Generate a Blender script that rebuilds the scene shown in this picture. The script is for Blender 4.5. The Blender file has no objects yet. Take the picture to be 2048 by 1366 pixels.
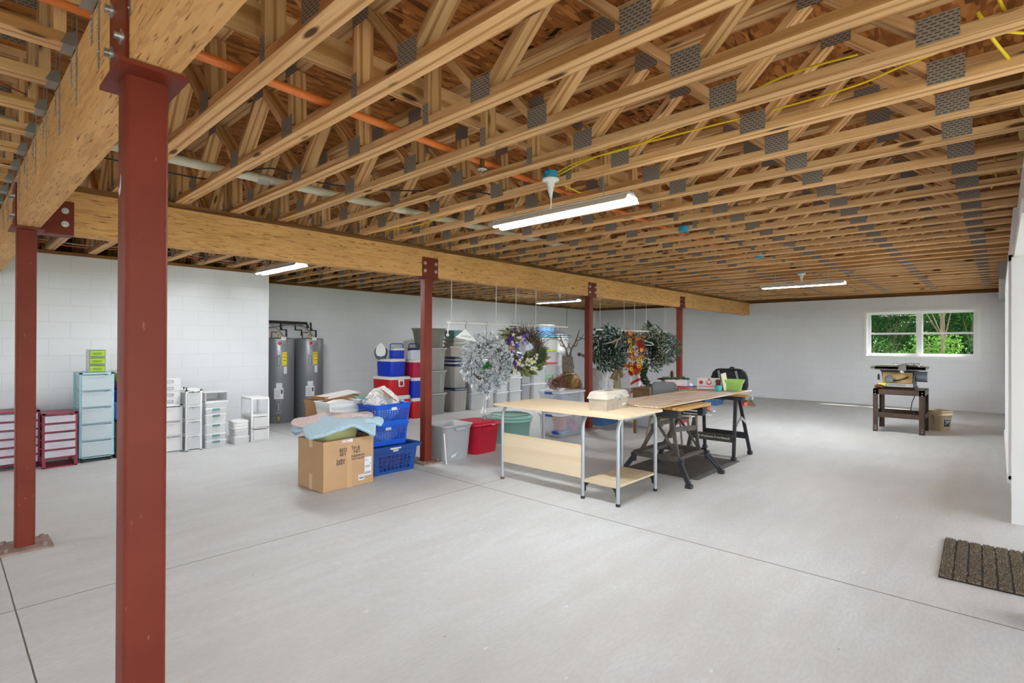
import bpy, bmesh, math, random
from mathutils import Vector, Matrix, Euler
S = bpy.context.scene
COL = S.collection
PI = math.pi

# ------------------------------------------------------------ camera
YAW, PIT, ROL, FPX = math.radians(42.628), math.radians(0.201), math.radians(0.189), 1057.5
_r = Vector((math.sin(YAW), -math.cos(YAW), 0)); _f = Vector((math.cos(YAW), math.sin(YAW), 0)); _u = Vector((0, 0, 1))
_f2 = _f*math.cos(PIT)+_u*math.sin(PIT); _u2 = _u*math.cos(PIT)-_f*math.sin(PIT)
_r3 = _r*math.cos(ROL)+_u2*math.sin(ROL); _u3 = _u2*math.cos(ROL)-_r*math.sin(ROL)
cd = bpy.data.cameras.new('camera'); cam = bpy.data.objects.new('camera', cd); COL.objects.link(cam)
cd.sensor_width = 36; cd.lens = FPX/2048*36; cd.clip_start = 0.02; cd.clip_end = 300
M = Matrix((_r3, _u3, -_f2)).transposed().to_4x4(); M.translation = Vector((0, 0, 1.42)); cam.matrix_world = M
S.camera = cam

# ------------------------------------------------------------ world, sun, exposure
S.view_settings.view_transform = 'Standard'; S.view_settings.look = 'None'
S.view_settings.gamma = 1; S.view_settings.use_curve_mapping = False
S.view_settings.exposure = 1.06
W = bpy.data.worlds.new('sky'); S.world = W; W.use_nodes = True
W.node_tree.nodes['Background'].inputs[0].default_value = (0.82, 0.91, 1.0, 1)
W.node_tree.nodes['Background'].inputs[1].default_value = 2.2
sd = bpy.data.lights.new('sun', 'SUN'); sd.energy = 6.0; sd.angle = math.radians(2); sd.color = (1, .96, .88)
sun = bpy.data.objects.new('sun', sd); COL.objects.link(sun)
sun.rotation_euler = Vector((-0.35, 0.55, -1.0)).to_track_quat('-Z', 'Y').to_euler(); sun.location = (20, -20, 30)
TUBE = 85.0       # strength of the shop-light tubes

# ------------------------------------------------------------ materials
def lin(c):
    if isinstance(c, str):
        c = tuple(int(c[i:i+2], 16) for i in (0, 2, 4))
    return tuple(((v/255+.055)/1.055)**2.4 if v/255 > .04045 else v/255/12.92 for v in c)
class NT:
    def __init__(s, name):
        s.m = bpy.data.materials.new(name); s.m.use_nodes = True; s.t = s.m.node_tree
        s.b = s.t.nodes['Principled BSDF']; s.out = s.t.nodes['Material Output']
    def n(s, typ, **kw):
        x = s.t.nodes.new('ShaderNode'+typ)
        for k, v in kw.items():
            if k.startswith('i_'):
                k = k[2:]; k = int(k) if k.isdigit() else k.replace('_', ' ')
                if hasattr(v, 'is_output'): s.t.links.new(v, x.inputs[k])
                else: x.inputs[k].default_value = v
            else: setattr(x, k, v)
        return x
    def l(s, a, b): s.t.links.new(a, b)
    def ramp(s, fac, stops, interp='LINEAR'):
        r = s.n('ValToRGB'); r.color_ramp.interpolation = interp
        while len(r.color_ramp.elements) < len(stops): r.color_ramp.elements.new(.5)
        for e, (p, c) in zip(r.color_ramp.elements, stops):
            e.position = p; e.color = (*c, 1) if len(c) == 3 else c
        s.l(fac, r.inputs[0]); return r.outputs[0]
    def mix(s, fac, a, b, mode='MIX'):
        x = s.n('Mix', data_type='RGBA', blend_type=mode)
        for sock, v in ((x.inputs[0], fac), (x.inputs[6], a), (x.inputs[7], b)):
            if hasattr(v, 'is_output'): s.l(v, sock)
            elif isinstance(v, tuple): sock.default_value = (*v, 1) if len(v) == 3 else v
            else: sock.default_value = v
        return x.outputs[2]
    def obj(s, scale=(1, 1, 1), rnd=0, loc=(0, 0, 0)):
        tc = s.n('TexCoord'); o = tc.outputs['Object']
        if rnd:
            oi = s.n('ObjectInfo'); mu = s.n('VectorMath', operation='MULTIPLY', i_1=(rnd, rnd*1.7, rnd*.6))
            cx = s.n('CombineXYZ'); [s.l(oi.outputs['Random'], cx.inputs[i]) for i in range(3)]
            s.l(cx.outputs[0], mu.inputs[0]); ad = s.n('VectorMath', operation='ADD'); s.l(o, ad.inputs[0]); s.l(mu.outputs[0], ad.inputs[1]); o = ad.outputs[0]
        mp = s.n('Mapping'); mp.inputs['Scale'].default_value = scale; mp.inputs['Location'].default_value = loc
        s.l(o, mp.inputs[0]); return mp.outputs[0]
    def bump(s, h, st=.3, d=.002):
        b = s.n('Bump'); b.inputs['Strength'].default_value = st; b.inputs['Distance'].default_value = d
        s.l(h, b.inputs['Height']); s.l(b.outputs[0], s.b.inputs['Normal'])
MATS = {}
def mat(name, col, rough=.5, metal=0, alpha=1, noise=0, nscale=8, emit=0, trans=0, bump=0, sheen=0, rnd=0, spec=None):
    if name in MATS: return MATS[name]
    t = NT(name); c = lin(col); t.b.inputs['Base Color'].default_value = (*c, 1)
    t.b.inputs['Roughness'].default_value = rough; t.b.inputs['Metallic'].default_value = metal; t.b.inputs['Alpha'].default_value = alpha
    if spec is not None: t.b.inputs['Specular IOR Level'].default_value = spec
    if trans: t.b.inputs['Transmission Weight'].default_value = trans
    if emit: t.b.inputs['Emission Color'].default_value = (*c, 1); t.b.inputs['Emission Strength'].default_value = emit
    if noise or bump or rnd:
        v = t.obj((1, 1, 1), 3); nz = t.n('TexNoise', i_Scale=nscale, i_Detail=5.0, i_Vector=v)
        dark = tuple(x*(1-noise) for x in c); lite = tuple(min(1, x*(1+noise*.6)) for x in c)
        o = t.ramp(nz.outputs[0], [(.3, dark), (.7, lite)])
        if rnd:
            oi = t.n('ObjectInfo'); hs = t.n('HueSaturation'); mr = t.n('MapRange', i_3=1-rnd, i_4=1+rnd)
            t.l(oi.outputs['Random'], mr.inputs[0]); t.l(mr.outputs[0], hs.inputs['Value']); t.l(o, hs.inputs['Color']); o = hs.outputs[0]
        t.l(o, t.b.inputs['Base Color'])
        if bump: t.bump(nz.outputs[0], bump, .003)
    MATS[name] = t.m; return t.m

def wood_mat(name, pale, mid, dark, scale=1.0, knots=True, streak=1.0):
    t = NT(name)
    v = t.obj((.55*scale, 9*scale, 9*scale), 40)
    n1 = t.n('TexNoise', i_Scale=1.0, i_Detail=3.0, i_Vector=v)
    v2 = t.obj((.35*scale, 5*scale, 5*scale), 40)
    w = t.n('TexWave', wave_type='RINGS', rings_direction='X', i_Scale=1.25, i_Distortion=7.0, i_Detail=2.0, i_Vector=v2)
    w.inputs['Detail Scale'].default_value = .8
    a = t.ramp(w.outputs['Fac'], [(.1, lin(mid)), (.4, lin(pale)), (1, lin(pale))])
    a = t.mix(t.ramp(w.outputs['Fac'], [(.0, (.5*streak,)*3), (.25, (0, 0, 0))]), a, lin(dark))
    fine = t.n('TexNoise', i_Scale=6.0, i_Detail=4.0, i_Vector=t.obj((.9*scale, 22*scale, 22*scale), 40))
    a = t.mix(t.ramp(fine.outputs[0], [(.35, (.55,)*3), (.6, (0, 0, 0))]), a, lin(mid))
    blot = t.n('TexNoise', i_Scale=1.4, i_Detail=2.0, i_Vector=t.obj((1, 3, 3), 17))
    a = t.mix(t.ramp(blot.outputs[0], [(.35, (.6,)*3), (.65, (0, 0, 0))]), a, t.mix(.5, a, lin(mid)))
    if knots:
        vo = t.n('TexVoronoi', i_Scale=1.0, i_Vector=t.obj((2.4, 9, 9), 23))
        a = t.mix(t.ramp(vo.outputs['Distance'], [(.10, (.95,)*3), (.17, (0, 0, 0))]), a, lin('4a2a12'))
    oi = t.n('ObjectInfo'); hs = t.n('HueSaturation'); mr = t.n('MapRange', i_3=.78, i_4=1.12)
    t.l(oi.outputs['Random'], mr.inputs[0]); t.l(mr.outputs[0], hs.inputs['Value']); t.l(a, hs.inputs['Color'])
    t.l(hs.outputs[0], t.b.inputs['Base Color']); t.b.inputs['Roughness'].default_value = .72
    t.b.inputs['Specular IOR Level'].default_value = .25
    t.bump(fine.outputs[0], .25, .002); MATS[name] = t.m; return t.m
PINE = wood_mat('pine', 'e6bd8a', 'c4935c', '87552a')

def strand_mat(name, base, dark, pale, sc=(7, 75, 75)):   # laminated strand lumber / OSB
    t = NT(name)
    v = t.obj(sc, 5)
    nd = t.n('TexNoise', i_Scale=.8, i_Detail=2.0, i_Vector=v)
    dv = t.n('VectorMath', operation='SCALE'); dv.inputs['Scale'].default_value = 1.6; t.l(nd.outputs['Color'], dv.inputs[0])
    ad = t.n('VectorMath', operation='ADD'); t.l(v, ad.inputs[0]); t.l(dv.outputs[0], ad.inputs[1])
    vo = t.n('TexVoronoi', i_Scale=1.0, i_Vector=ad.outputs[0])
    sx = t.n('SeparateColor'); t.l(vo.outputs['Color'], sx.inputs[0])
    a = t.ramp(sx.outputs[0], [(0, lin(base)), (.5, lin(pale)), (1, tuple(.86*x for x in lin(base)))])
    fl = t.n('TexNoise', i_Scale=1.5, i_Detail=2.0, i_Vector=v)
    a = t.mix(t.ramp(fl.outputs[0], [(.62, (0, 0, 0)), (.69, (.9,)*3)]), a, lin(dark))
    big = t.n('TexNoise', i_Scale=1.2, i_Detail=3.0, i_Vector=t.obj((1, 1, 1), 5))
    a = t.mix(t.ramp(big.outputs[0], [(.35, (.3,)*3), (.65, (0, 0, 0))]), a, tuple(.6*x for x in lin(base)))
    t.l(a, t.b.inputs['Base Color']); t.b.inputs['Roughness'].default_value = .7; t.b.inputs['Specular IOR Level'].default_value = .25
    t.bump(sx.outputs[1], .3, .002); MATS[name] = t.m; return t.m
LSL = strand_mat('strand_lumber', 'd6a063', '6e451f', 'e0b073')
def osb():
    t = NT('osb_deck'); acc = None
    for i, (rot, loc) in enumerate(((.3, 0), (1.7, 7), (2.6, 13))):
        tc = t.n('TexCoord'); mp = t.n('Mapping'); mp.inputs['Rotation'].default_value = (0, 0, rot); mp.inputs['Location'].default_value = (loc, loc, 0)
        mp.inputs['Scale'].default_value = (9, 34, 1); t.l(tc.outputs['Object'], mp.inputs[0])
        vo = t.n('TexVoronoi', i_Scale=1.0, i_Vector=mp.outputs[0]); sx = t.n('SeparateColor'); t.l(vo.outputs['Color'], sx.inputs[0])
        a = t.ramp(sx.outputs[0], [(0, lin('6a3c1a')), (.45, lin('a0632f')), (.8, lin('bd7f44')), (1, lin('4e2a10'))])
        acc = a if acc is None else t.mix(t.ramp(sx.outputs[1], [(.5, (0, 0, 0)), (.52, (.9,)*3)]), acc, a)
    big = t.n('TexNoise', i_Scale=.9, i_Detail=4.0, i_Vector=t.obj())
    acc = t.mix(t.ramp(big.outputs[0], [(.4, (.35,)*3), (.6, (0, 0, 0))]), acc, lin('6b3f18'))
    ink = t.n('TexNoise', i_Scale=2.2, i_Detail=0.0, i_Vector=t.obj())
    fine = t.n('TexVoronoi', i_Scale=26.0, i_Vector=t.obj((1, .45, 1)))
    m1 = t.ramp(ink.outputs[0], [(.66, (0, 0, 0)), (.67, (1, 1, 1))]); m2 = t.ramp(fine.outputs['Distance'], [(.3, (1, 1, 1)), (.34, (0, 0, 0))])
    acc = t.mix(t.mix(1.0, m1, m2, 'MULTIPLY'), acc, lin('241408'))
    t.l(acc, t.b.inputs['Base Color']); t.b.inputs['Roughness'].default_value = .8; t.b.inputs['Specular IOR Level'].default_value = .15
    MATS['osb'] = t.m; return t.m
OSB = osb()

def block_mat(name, axis, phase=0.0):
    t = NT(name); tc = t.n('TexCoord'); sp = t.n('SeparateXYZ'); t.l(tc.outputs['Object'], sp.inputs[0]); cb = t.n('CombineXYZ')
    ad = t.n('Math', operation='ADD'); ad.inputs[1].default_value = phase; t.l(sp.outputs[axis], ad.inputs[0]); t.l(ad.outputs[0], cb.inputs[0]); t.l(sp.outputs[2], cb.inputs[1])
    br = t.n('TexBrick', i_Vector=cb.outputs[0], i_Scale=1.0, i_Color1=(1, 1, 1, 1), i_Color2=(.93, .93, .93, 1), i_Mortar=(0, 0, 0, 1))
    br.inputs['Mortar Size'].default_value = .004; br.inputs['Mortar Smooth'].default_value = .6; br.inputs['Brick Width'].default_value = .417; br.inputs['Row Height'].default_value = .2087
    nz = t.n('TexNoise', i_Scale=60.0, i_Detail=4.0, i_Vector=t.obj()); big = t.n('TexNoise', i_Scale=1.0, i_Detail=3.0, i_Vector=t.obj())
    a = t.ramp(big.outputs[0], [(.3, lin((224, 226, 228))), (.7, lin((232, 234, 236)))])
    a = t.mix(br.outputs['Fac'], a, lin((215, 217, 218)))
    t.l(a, t.b.inputs['Base Color']); t.b.inputs['Roughness'].default_value = .6
    h = t.mix(.12, br.outputs['Color'], nz.outputs[0]); t.bump(h, .25, .004); return t.m

def floor_mat():
    t = NT('concrete_floor'); tc = t.n('TexCoord'); sp = t.n('SeparateXYZ'); t.l(tc.outputs['Object'], sp.inputs[0])
    nz = t.n('TexNoise', i_Scale=.55, i_Detail=6.0, i_Roughness=.6, i_Vector=t.obj((1, 1, 1), 0, (3, 5, 0)))
    st = t.n('TexNoise', i_Scale=3.0, i_Detail=6.0, i_Distortion=.6, i_Vector=t.obj((.5, 2.2, 1)))
    fine = t.n('TexNoise', i_Scale=45.0, i_Detail=5.0, i_Vector=t.obj((.5, 1.5, 1)))
    a = t.ramp(nz.outputs[0], [(.3, lin((190, 191, 190))), (.5, lin((200, 202, 202))), (.7, lin((206, 209, 210)))])
    a = t.mix(t.ramp(st.outputs[0], [(.38, (.35,)*3), (.6, (0, 0, 0))]), a, lin((182, 180, 176)))
    a = t.mix(t.ramp(fine.outputs[0], [(.4, (.25,)*3), (.6, (0, 0, 0))]), a, lin((172, 170, 166)))
    warm = t.n('TexNoise', i_Scale=.35, i_Detail=2.0, i_Vector=t.obj((1, 1, 1), 0, (9, 1, 0)))
    a = t.mix(t.ramp(warm.outputs[0], [(.5, (0, 0, 0)), (.7, (.35,)*3)]), a, lin((204, 198, 186)))
    sp2 = t.n('TexVoronoi', i_Scale=5.0, i_Vector=t.obj()); a = t.mix(t.ramp(sp2.outputs['Distance'], [(.018, (.8,)*3), (.03, (0, 0, 0))]), a, lin((96, 90, 84)))
    sp3 = t.n('TexVoronoi', i_Scale=3.1, i_Vector=t.obj((1, 2.2, 1), 0, (4, 4, 0))); a = t.mix(t.ramp(sp3.outputs['Distance'], [(.03, (.7,)*3), (.06, (0, 0, 0))]), a, lin((226, 226, 224)))
    tot = None                                              # saw-cut control joints
    wob = t.n('TexNoise', i_Scale=6.0, i_Detail=3.0, i_Vector=t.obj())
    for ax, pos, wd in ((0, .288, .0035), (0, 3.667, .0045), (1, 3.83, .0035)):
        m = t.n('Math', operation='SUBTRACT'); t.l(sp.outputs[ax], m.inputs[0]); m.inputs[1].default_value = pos
        w2 = t.n('Math', operation='MULTIPLY_ADD'); t.l(wob.outputs[0], w2.inputs[0]); w2.inputs[1].default_value = .004; t.l(m.outputs[0], w2.inputs[2])
        m2 = t.n('Math', operation='ABSOLUTE'); t.l(w2.outputs[0], m2.inputs[0])
        m3 = t.n('Math', operation='LESS_THAN'); t.l(m2.outputs[0], m3.inputs[0]); m3.inputs[1].default_value = wd
        if tot is None: tot = m3.outputs[0]
        else:
            q = t.n('Math', operation='MAXIMUM'); t.l(tot, q.inputs[0]); t.l(m3.outputs[0], q.inputs[1]); tot = q.outputs[0]
    a = t.mix(tot, a, lin((98, 92, 84)))
    t.l(a, t.b.inputs['Base Color'])
    r = t.n('MapRange', i_3=.45, i_4=.68); t.l(st.outputs[0], r.inputs[0]); t.l(r.outputs[0], t.b.inputs['Roughness'])
    t.b.inputs['Specular IOR Level'].default_value = .25
    h = t.mix(tot, fine.outputs[0], (0, 0, 0)); t.bump(h, .12, .004); return t.m

def plate_mat():
    t = NT('truss_plate'); v = t.obj((1, 1, 1))
    sp = t.n('SeparateXYZ'); t.l(v, sp.inputs[0]); cb = t.n('CombineXYZ'); t.l(sp.outputs[1], cb.inputs[1]); t.l(sp.outputs[0], cb.inputs[0])
    br = t.n('TexBrick', i_Vector=cb.outputs[0], i_Scale=1.0, i_Color1=(0, 0, 0, 1), i_Color2=(.1, .1, .1, 1), i_Mortar=(1, 1, 1, 1))
    br.inputs['Mortar Size'].default_value = .0045; br.inputs['Brick Width'].default_value = .026; br.inputs['Row Height'].default_value = .0125; br.inputs['Mortar Smooth'].default_value = .1
    a = t.mix(br.outputs['Fac'], lin('54463a'), lin('a09a92')); t.l(a, t.b.inputs['Base Color'])
    t.b.inputs['Metallic'].default_value = .35; t.b.inputs['Roughness'].default_value = .5; t.bump(br.outputs['Fac'], .8, .003); return t.m
PLATE = plate_mat()

def steel_red():
    t = NT('red_oxide_steel'); n1 = t.n('TexNoise', i_Scale=3.0, i_Detail=6.0, i_Vector=t.obj()); sc = t.n('TexNoise', i_Scale=70.0, i_Detail=2.0, i_Vector=t.obj((1, 1, .35)))
    a = t.ramp(n1.outputs[0], [(.3, lin((106, 36, 20))), (.7, lin((122, 47, 27)))])
    a = t.mix(t.ramp(sc.outputs[0], [(.72, (0, 0, 0)), (.76, (.5,)*3)]), a, lin((165, 100, 80)))
    t.l(a, t.b.inputs['Base Color']); t.b.inputs['Roughness'].default_value = .5; t.b.inputs['Specular IOR Level'].default_value = .28; t.bump(sc.outputs[0], .08, .002); return t.m
RED = steel_red()
WHITE = mat('white_plastic', 'ececea', .4); GALV = mat('galvanised', 'a9abad', .38, .8, noise=.15)
BOLT = mat('zinc_bolt', 'c9cbcd', .3, .85); BLACK = mat('black_plastic', '1b1b1d', .45)
VINYL = mat('white_vinyl', 'e6e6e6', .45)

# ------------------------------------------------------------ mesh helpers
class MB:
    def __init__(s): s.v = []; s.f = []; s.m = []; s.sm = []
    def add(s, vs, fs, mi=0, smooth=False):
        o = len(s.v); s.v += [tuple(v) for v in vs]
        for f in fs: s.f.append(tuple(i+o for i in f)); s.m.append(mi); s.sm.append(smooth)
        return s
    def box(s, x0, y0, z0, x1, y1, z1, mi=0, M=None):
        vs = [(x0, y0, z0), (x1, y0, z0), (x1, y1, z0), (x0, y1, z0), (x0, y0, z1), (x1, y0, z1), (x1, y1, z1), (x0, y1, z1)]
        if M is not None: vs = [M @ Vector(v) for v in vs]
        return s.add(vs, [(0, 3, 2, 1), (4, 5, 6, 7), (0, 1, 5, 4), (1, 2, 6, 5), (2, 3, 7, 6), (3, 0, 4, 7)], mi)
    def bar(s, p0, p1, w, h, mi=0, up=(0, 0, 1)):
        p0 = Vector(p0); p1 = Vector(p1); d = (p1-p0).normalized(); up = Vector(up)
        if abs(d.dot(up)) > .99: up = Vector((0, 1, 0))
        sx = d.cross(up).normalized()*w/2; sz = sx.cross(d).normalized()*h/2
        vs = [p0-sx-sz, p0+sx-sz, p0+sx+sz, p0-sx+sz, p1-sx-sz, p1+sx-sz, p1+sx+sz, p1-sx+sz]
        return s.add(vs, [(3, 2, 1, 0), (4, 5, 6, 7), (0, 1, 5, 4), (1, 2, 6, 5), (2, 3, 7, 6), (3, 0, 4, 7)], mi)
    def tube(s, pts, r, n=10, mi=0, cap=True, closed=False):
        pts = [Vector(p) for p in pts]; N = len(pts); rr = r if isinstance(r, (list, tuple)) else [r]*N
        t = (pts[1]-pts[0]).normalized(); a = t.orthogonal().normalized(); rings = []
        for i, p in enumerate(pts):
            if closed: t2 = (pts[(i+1) % N]-pts[i-1]).normalized()
            else: t2 = (pts[min(i+1, N-1)]-pts[max(i-1, 0)]).normalized()
            a = (a-t2*a.dot(t2)).normalized(); b = t2.cross(a)
            rings.append([p+(a*math.cos(2*PI*k/n)+b*math.sin(2*PI*k/n))*rr[i] for k in range(n)])
        fs = []
        for i in range(N if closed else N-1):
            for k in range(n):
                j = (i+1) % N; fs.append((i*n+k, i*n+(k+1) % n, j*n+(k+1) % n, j*n+k))
        s.add([v for r_ in rings for v in r_], fs, mi, True)
        if cap and not closed:
            s.add(rings[0], [tuple(reversed(range(n)))], mi); s.add(rings[-1], [tuple(range(n))], mi)
        return s
    def cyl(s, p0, p1, r0, r1=None, n=16, mi=0, cap=True): return s.tube([p0, p1], [r0, r0 if r1 is None else r1], n, mi, cap)
    def lathe(s, prof, n=32, c=(0, 0, 0), mi=0, cap=True, smooth=True):
        vs = [(c[0]+r*math.cos(2*PI*k/n), c[1]+r*math.sin(2*PI*k/n), c[2]+z) for r, z in prof for k in range(n)]
        fs = [(i*n+k, i*n+(k+1) % n, (i+1)*n+(k+1) % n, (i+1)*n+k) for i in range(len(prof)-1) for k in range(n)]
        s.add(vs, fs, mi, smooth)
        if cap:
            for i, rev in ((0, True), (len(prof)-1, False)):
                if prof[i][0] > 1e-4:
                    q = [vs[i*n+k] for k in range(n)]; s.add(q, [tuple(reversed(range(n))) if rev else tuple(range(n))], mi)
        return s
    def loft(s, secs, k=4, c=(0, 0), mi=0, cap0=True, cap1=True, smooth=True, off=None):
        """secs: list of (z, hx, hy, r) rounded rectangles"""
        rings = []
        for i, (z, hx, hy, r) in enumerate(secs):
            r = min(r, hx, hy); ring = []
            ox, oy = (off[i] if off else (0, 0))
            for cx, cy, a0 in ((hx-r, hy-r, 0), (-hx+r, hy-r, PI/2), (-hx+r, -hy+r, PI), (hx-r, -hy+r, 1.5*PI)):
                for j in range(k+1):
                    a = a0+PI/2*j/k; ring.append((c[0]+ox+cx+r*math.cos(a), c[1]+oy+cy+r*math.sin(a), z))
            rings.append(ring)
        n = len(rings[0]); fs = [(i*n+j, i*n+(j+1) % n, (i+1)*n+(j+1) % n, (i+1)*n+j) for i in range(len(rings)-1) for j in range(n)]
        s.add([v for r_ in rings for v in r_], fs, mi, smooth)
        if cap0: s.add(rings[0], [tuple(reversed(range(n)))], mi)
        if cap1: s.add(rings[-1], [tuple(range(n))], mi)
        return s
    def ball(s, c, r, n=10, mi=0, sc=(1, 1, 1)):
        prof = [(math.sin(PI*i/n)*r, -math.cos(PI*i/n)*r) for i in range(n+1)]
        vs = [(c[0]+p*sc[0]*math.cos(2*PI*k/n), c[1]+p*sc[1]*math.sin(2*PI*k/n), c[2]+z*sc[2]) for p, z in prof for k in range(n)]
        return s.add(vs, [(i*n+k, i*n+(k+1) % n, (i+1)*n+(k+1) % n, (i+1)*n+k) for i in range(n) for k in range(n)], mi, True)
    def ico(s, c, r, mi=0, sc=(1, 1, 1)):
        return s.ball(c, r, 5, mi, sc)
    def leaf(s, p, d, nrm, L, w, mi=0, bend=.25):
        p = Vector(p); d = Vector(d).normalized(); sd = d.cross(Vector(nrm)); sd = (sd if sd.length > 1e-4 else d.orthogonal()).normalized(); up = sd.cross(d)
        m1 = p+d*L*.45+up*L*bend*.5; tip = p+d*L
        return s.add([p, m1-sd*w/2, m1+sd*w/2, tip, m1+up*-.08*L], [(0, 1, 4), (0, 4, 2), (1, 3, 4), (4, 3, 2)], mi)
    def disc(s, c, nrm, r, n=16, mi=0, th=.002):
        nrm = Vector(nrm).normalized(); return s.tube([Vector(c), Vector(c)+nrm*th], r, n, mi)
def obj(name, mb, mats, parent=None, loc=None, rot=None, label=None):
    me = bpy.data.meshes.new(name); me.from_pydata(mb.v, [], mb.f)
    if not isinstance(mats, (list, tuple)): mats = [mats]
    for m in mats: me.materials.append(m)
    me.polygons.foreach_set('material_index', mb.m); me.polygons.foreach_set('use_smooth', mb.sm); me.update()
    o = bpy.data.objects.new(name, me); COL.objects.link(o)
    if parent: o.parent = parent
    if loc is not None: o.location = loc
    if rot is not None: o.rotation_euler = rot
    if label: o['label'] = label
    return o
def tag(o, label, cat, group=None, kind=None):
    o['label'] = label; o['category'] = cat
    if group: o['group'] = group
    if kind: o['kind'] = kind
    return o
def thing(name, label, cat, loc=(0, 0, 0), rz=0, group=None):
    o = bpy.data.objects.new(name, None); o.empty_display_size = .1; COL.objects.link(o); o.location = loc; o.rotation_euler = (0, 0, rz)
    return tag(o, label, cat, group)
def dup(root, loc, rz=None, label=None, group=None):
    def cp(o, par):
        c = o.copy(); COL.objects.link(c); c.parent = par
        for ch in [x for x in KIDS.get(o.name, [])]: cp(ch, c)
        return c
    KIDS.clear()
    for x in bpy.data.objects:
        if x.parent: KIDS.setdefault(x.parent.name, []).append(x)
    r = cp(root, None); r.location = loc
    if rz is not None: r.rotation_euler = (0, 0, rz)
    if label: r['label'] = label
    if group: r['group'] = group
    return r
KIDS = {}
def struct(name, mb, m, label=None):
    o = obj(name, mb, m); o['kind'] = 'structure'
    if label: o['label'] = label
    return o
def text(s, size, m, parent, loc, rot, name='lettering', ext=.0006, align='CENTER', sx=1, bold=False):
    c = bpy.data.curves.new(name, 'FONT'); c.body = s; c.size = size; c.extrude = ext; c.align_x = align; c.align_y = 'CENTER'
    if bold: c.offset = size*.02
    c.materials.append(m); tmp = bpy.data.objects.new(name, c); COL.objects.link(tmp); bpy.context.view_layer.update()
    me = bpy.data.meshes.new_from_object(tmp.evaluated_get(bpy.context.evaluated_depsgraph_get())); bpy.data.objects.remove(tmp); bpy.data.curves.remove(c)
    o = bpy.data.objects.new(name, me); COL.objects.link(o); o.parent = parent; o.location = loc; o.rotation_euler = rot; o.scale = (sx, 1, 1)
    return o
def member(name, p0, p1, w, h, m, parent, up=(0, 0, 1)):
    """a timber whose local X runs along its length (grain follows)"""
    p0 = Vector(p0); p1 = Vector(p1); L = (p1-p0).length; x = (p1-p0).normalized(); up = Vector(up)
    if abs(x.dot(up)) > .99: up = Vector((0, 1, 0))
    y = up.cross(x).normalized(); z = x.cross(y)
    key = (round(L, 3), w, h, m.name)
    if key in MEM: me = MEM[key]; o = bpy.data.objects.new(name, me); COL.objects.link(o)
    else:
        o = obj(name, MB().box(0, -w/2, -h/2, L, w/2, h/2), m); MEM[key] = o.data
    R = Matrix((x, y, z)).transposed().to_4x4(); R.translation = p0
    o.parent = parent; o.matrix_local = R; return o
MEM = {}
rnd = random.Random(7)
# ------------------------------------------------------------ room shell
XF, YB, YS, XS, ZT, ZD = 14.9, 9.9, 8.67, 3.62, 2.56, 2.995
floor = struct('floor', MB().box(-5.5, -1.9, -.15, XF+.2, YB+.2, 0), floor_mat())
struct('ground', MB().box(-30, -40, -.5, 60, 40, -.16), mat('lawn_soil', '5c7a3a', .95, noise=.4, nscale=1.5))
struct('ceiling', MB().box(-5.7, -3.2, ZD, XF+.2, YB+.2, ZD+.03), OSB)
BX, BY = block_mat('block_wall_x', 0, .11), block_mat('block_wall_y', 1, .1)
WH = 2.515
struct('wall_left', MB().box(-5.5, YS, 0, XS, YB+.2, WH), BX)
struct('wall_back', MB().box(XS, YB, 0, XF+.2, YB+.2, WH), BX)
WY0, WY1, WZ0, WZ1 = .33, 2.30, 1.16, 2.17         # far window opening
m = MB().box(XF, -.3, 0, XF+.2, WY0, WH).box(XF, WY1, 0, XF+.2, YB+.2, WH).box(XF, WY0, 0, XF+.2, WY1, WZ0).box(XF, WY0, WZ1, XF+.2, WY1, WH)
struct('wall_far', m, BY)
PLK = wood_mat('sill_plank', '8a6034', '6e4926', '4a2f16', knots=False)
def plank(name, p0, p1, w, h, mt=None):
    o = member(name, p0, p1, w, h, mt or PINE, None); o['kind'] = 'structure'; return o
plank('trim_1', (-5.5, YS+.07, WH+.021), (XS, YS+.07, WH+.021), .14, .042, PLK)
plank('trim_2', (XS, YB+.07, WH+.021), (XF, YB+.07, WH+.021), .14, .042, PLK)
plank('trim_3', (XF+.06, 0, WH+.022), (XF+.06, YB, WH+.022), .14, .044, PLK)
plank('trim_4', (XF+.03, -.3, 2.775), (XF+.03, YB+.1, 2.775), .04, .45, PLK)
plank('trim_5', (-5.6, YB+.03, 2.775), (XF, YB+.03, 2.775), .04, .45, PLK)
plank('trim_9', (-5.55, -1.9, 2.765), (-5.55, YB, 2.765), .04, .47, PLK)
plank('trim_10', (-5.55, -1.87, 2.765), (3.8, -1.87, 2.765), .04, .47, PLK)
plank('trim_11', (3.75, -.2, 2.775), (XF, -.2, 2.775), .04, .45, PLK)
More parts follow.
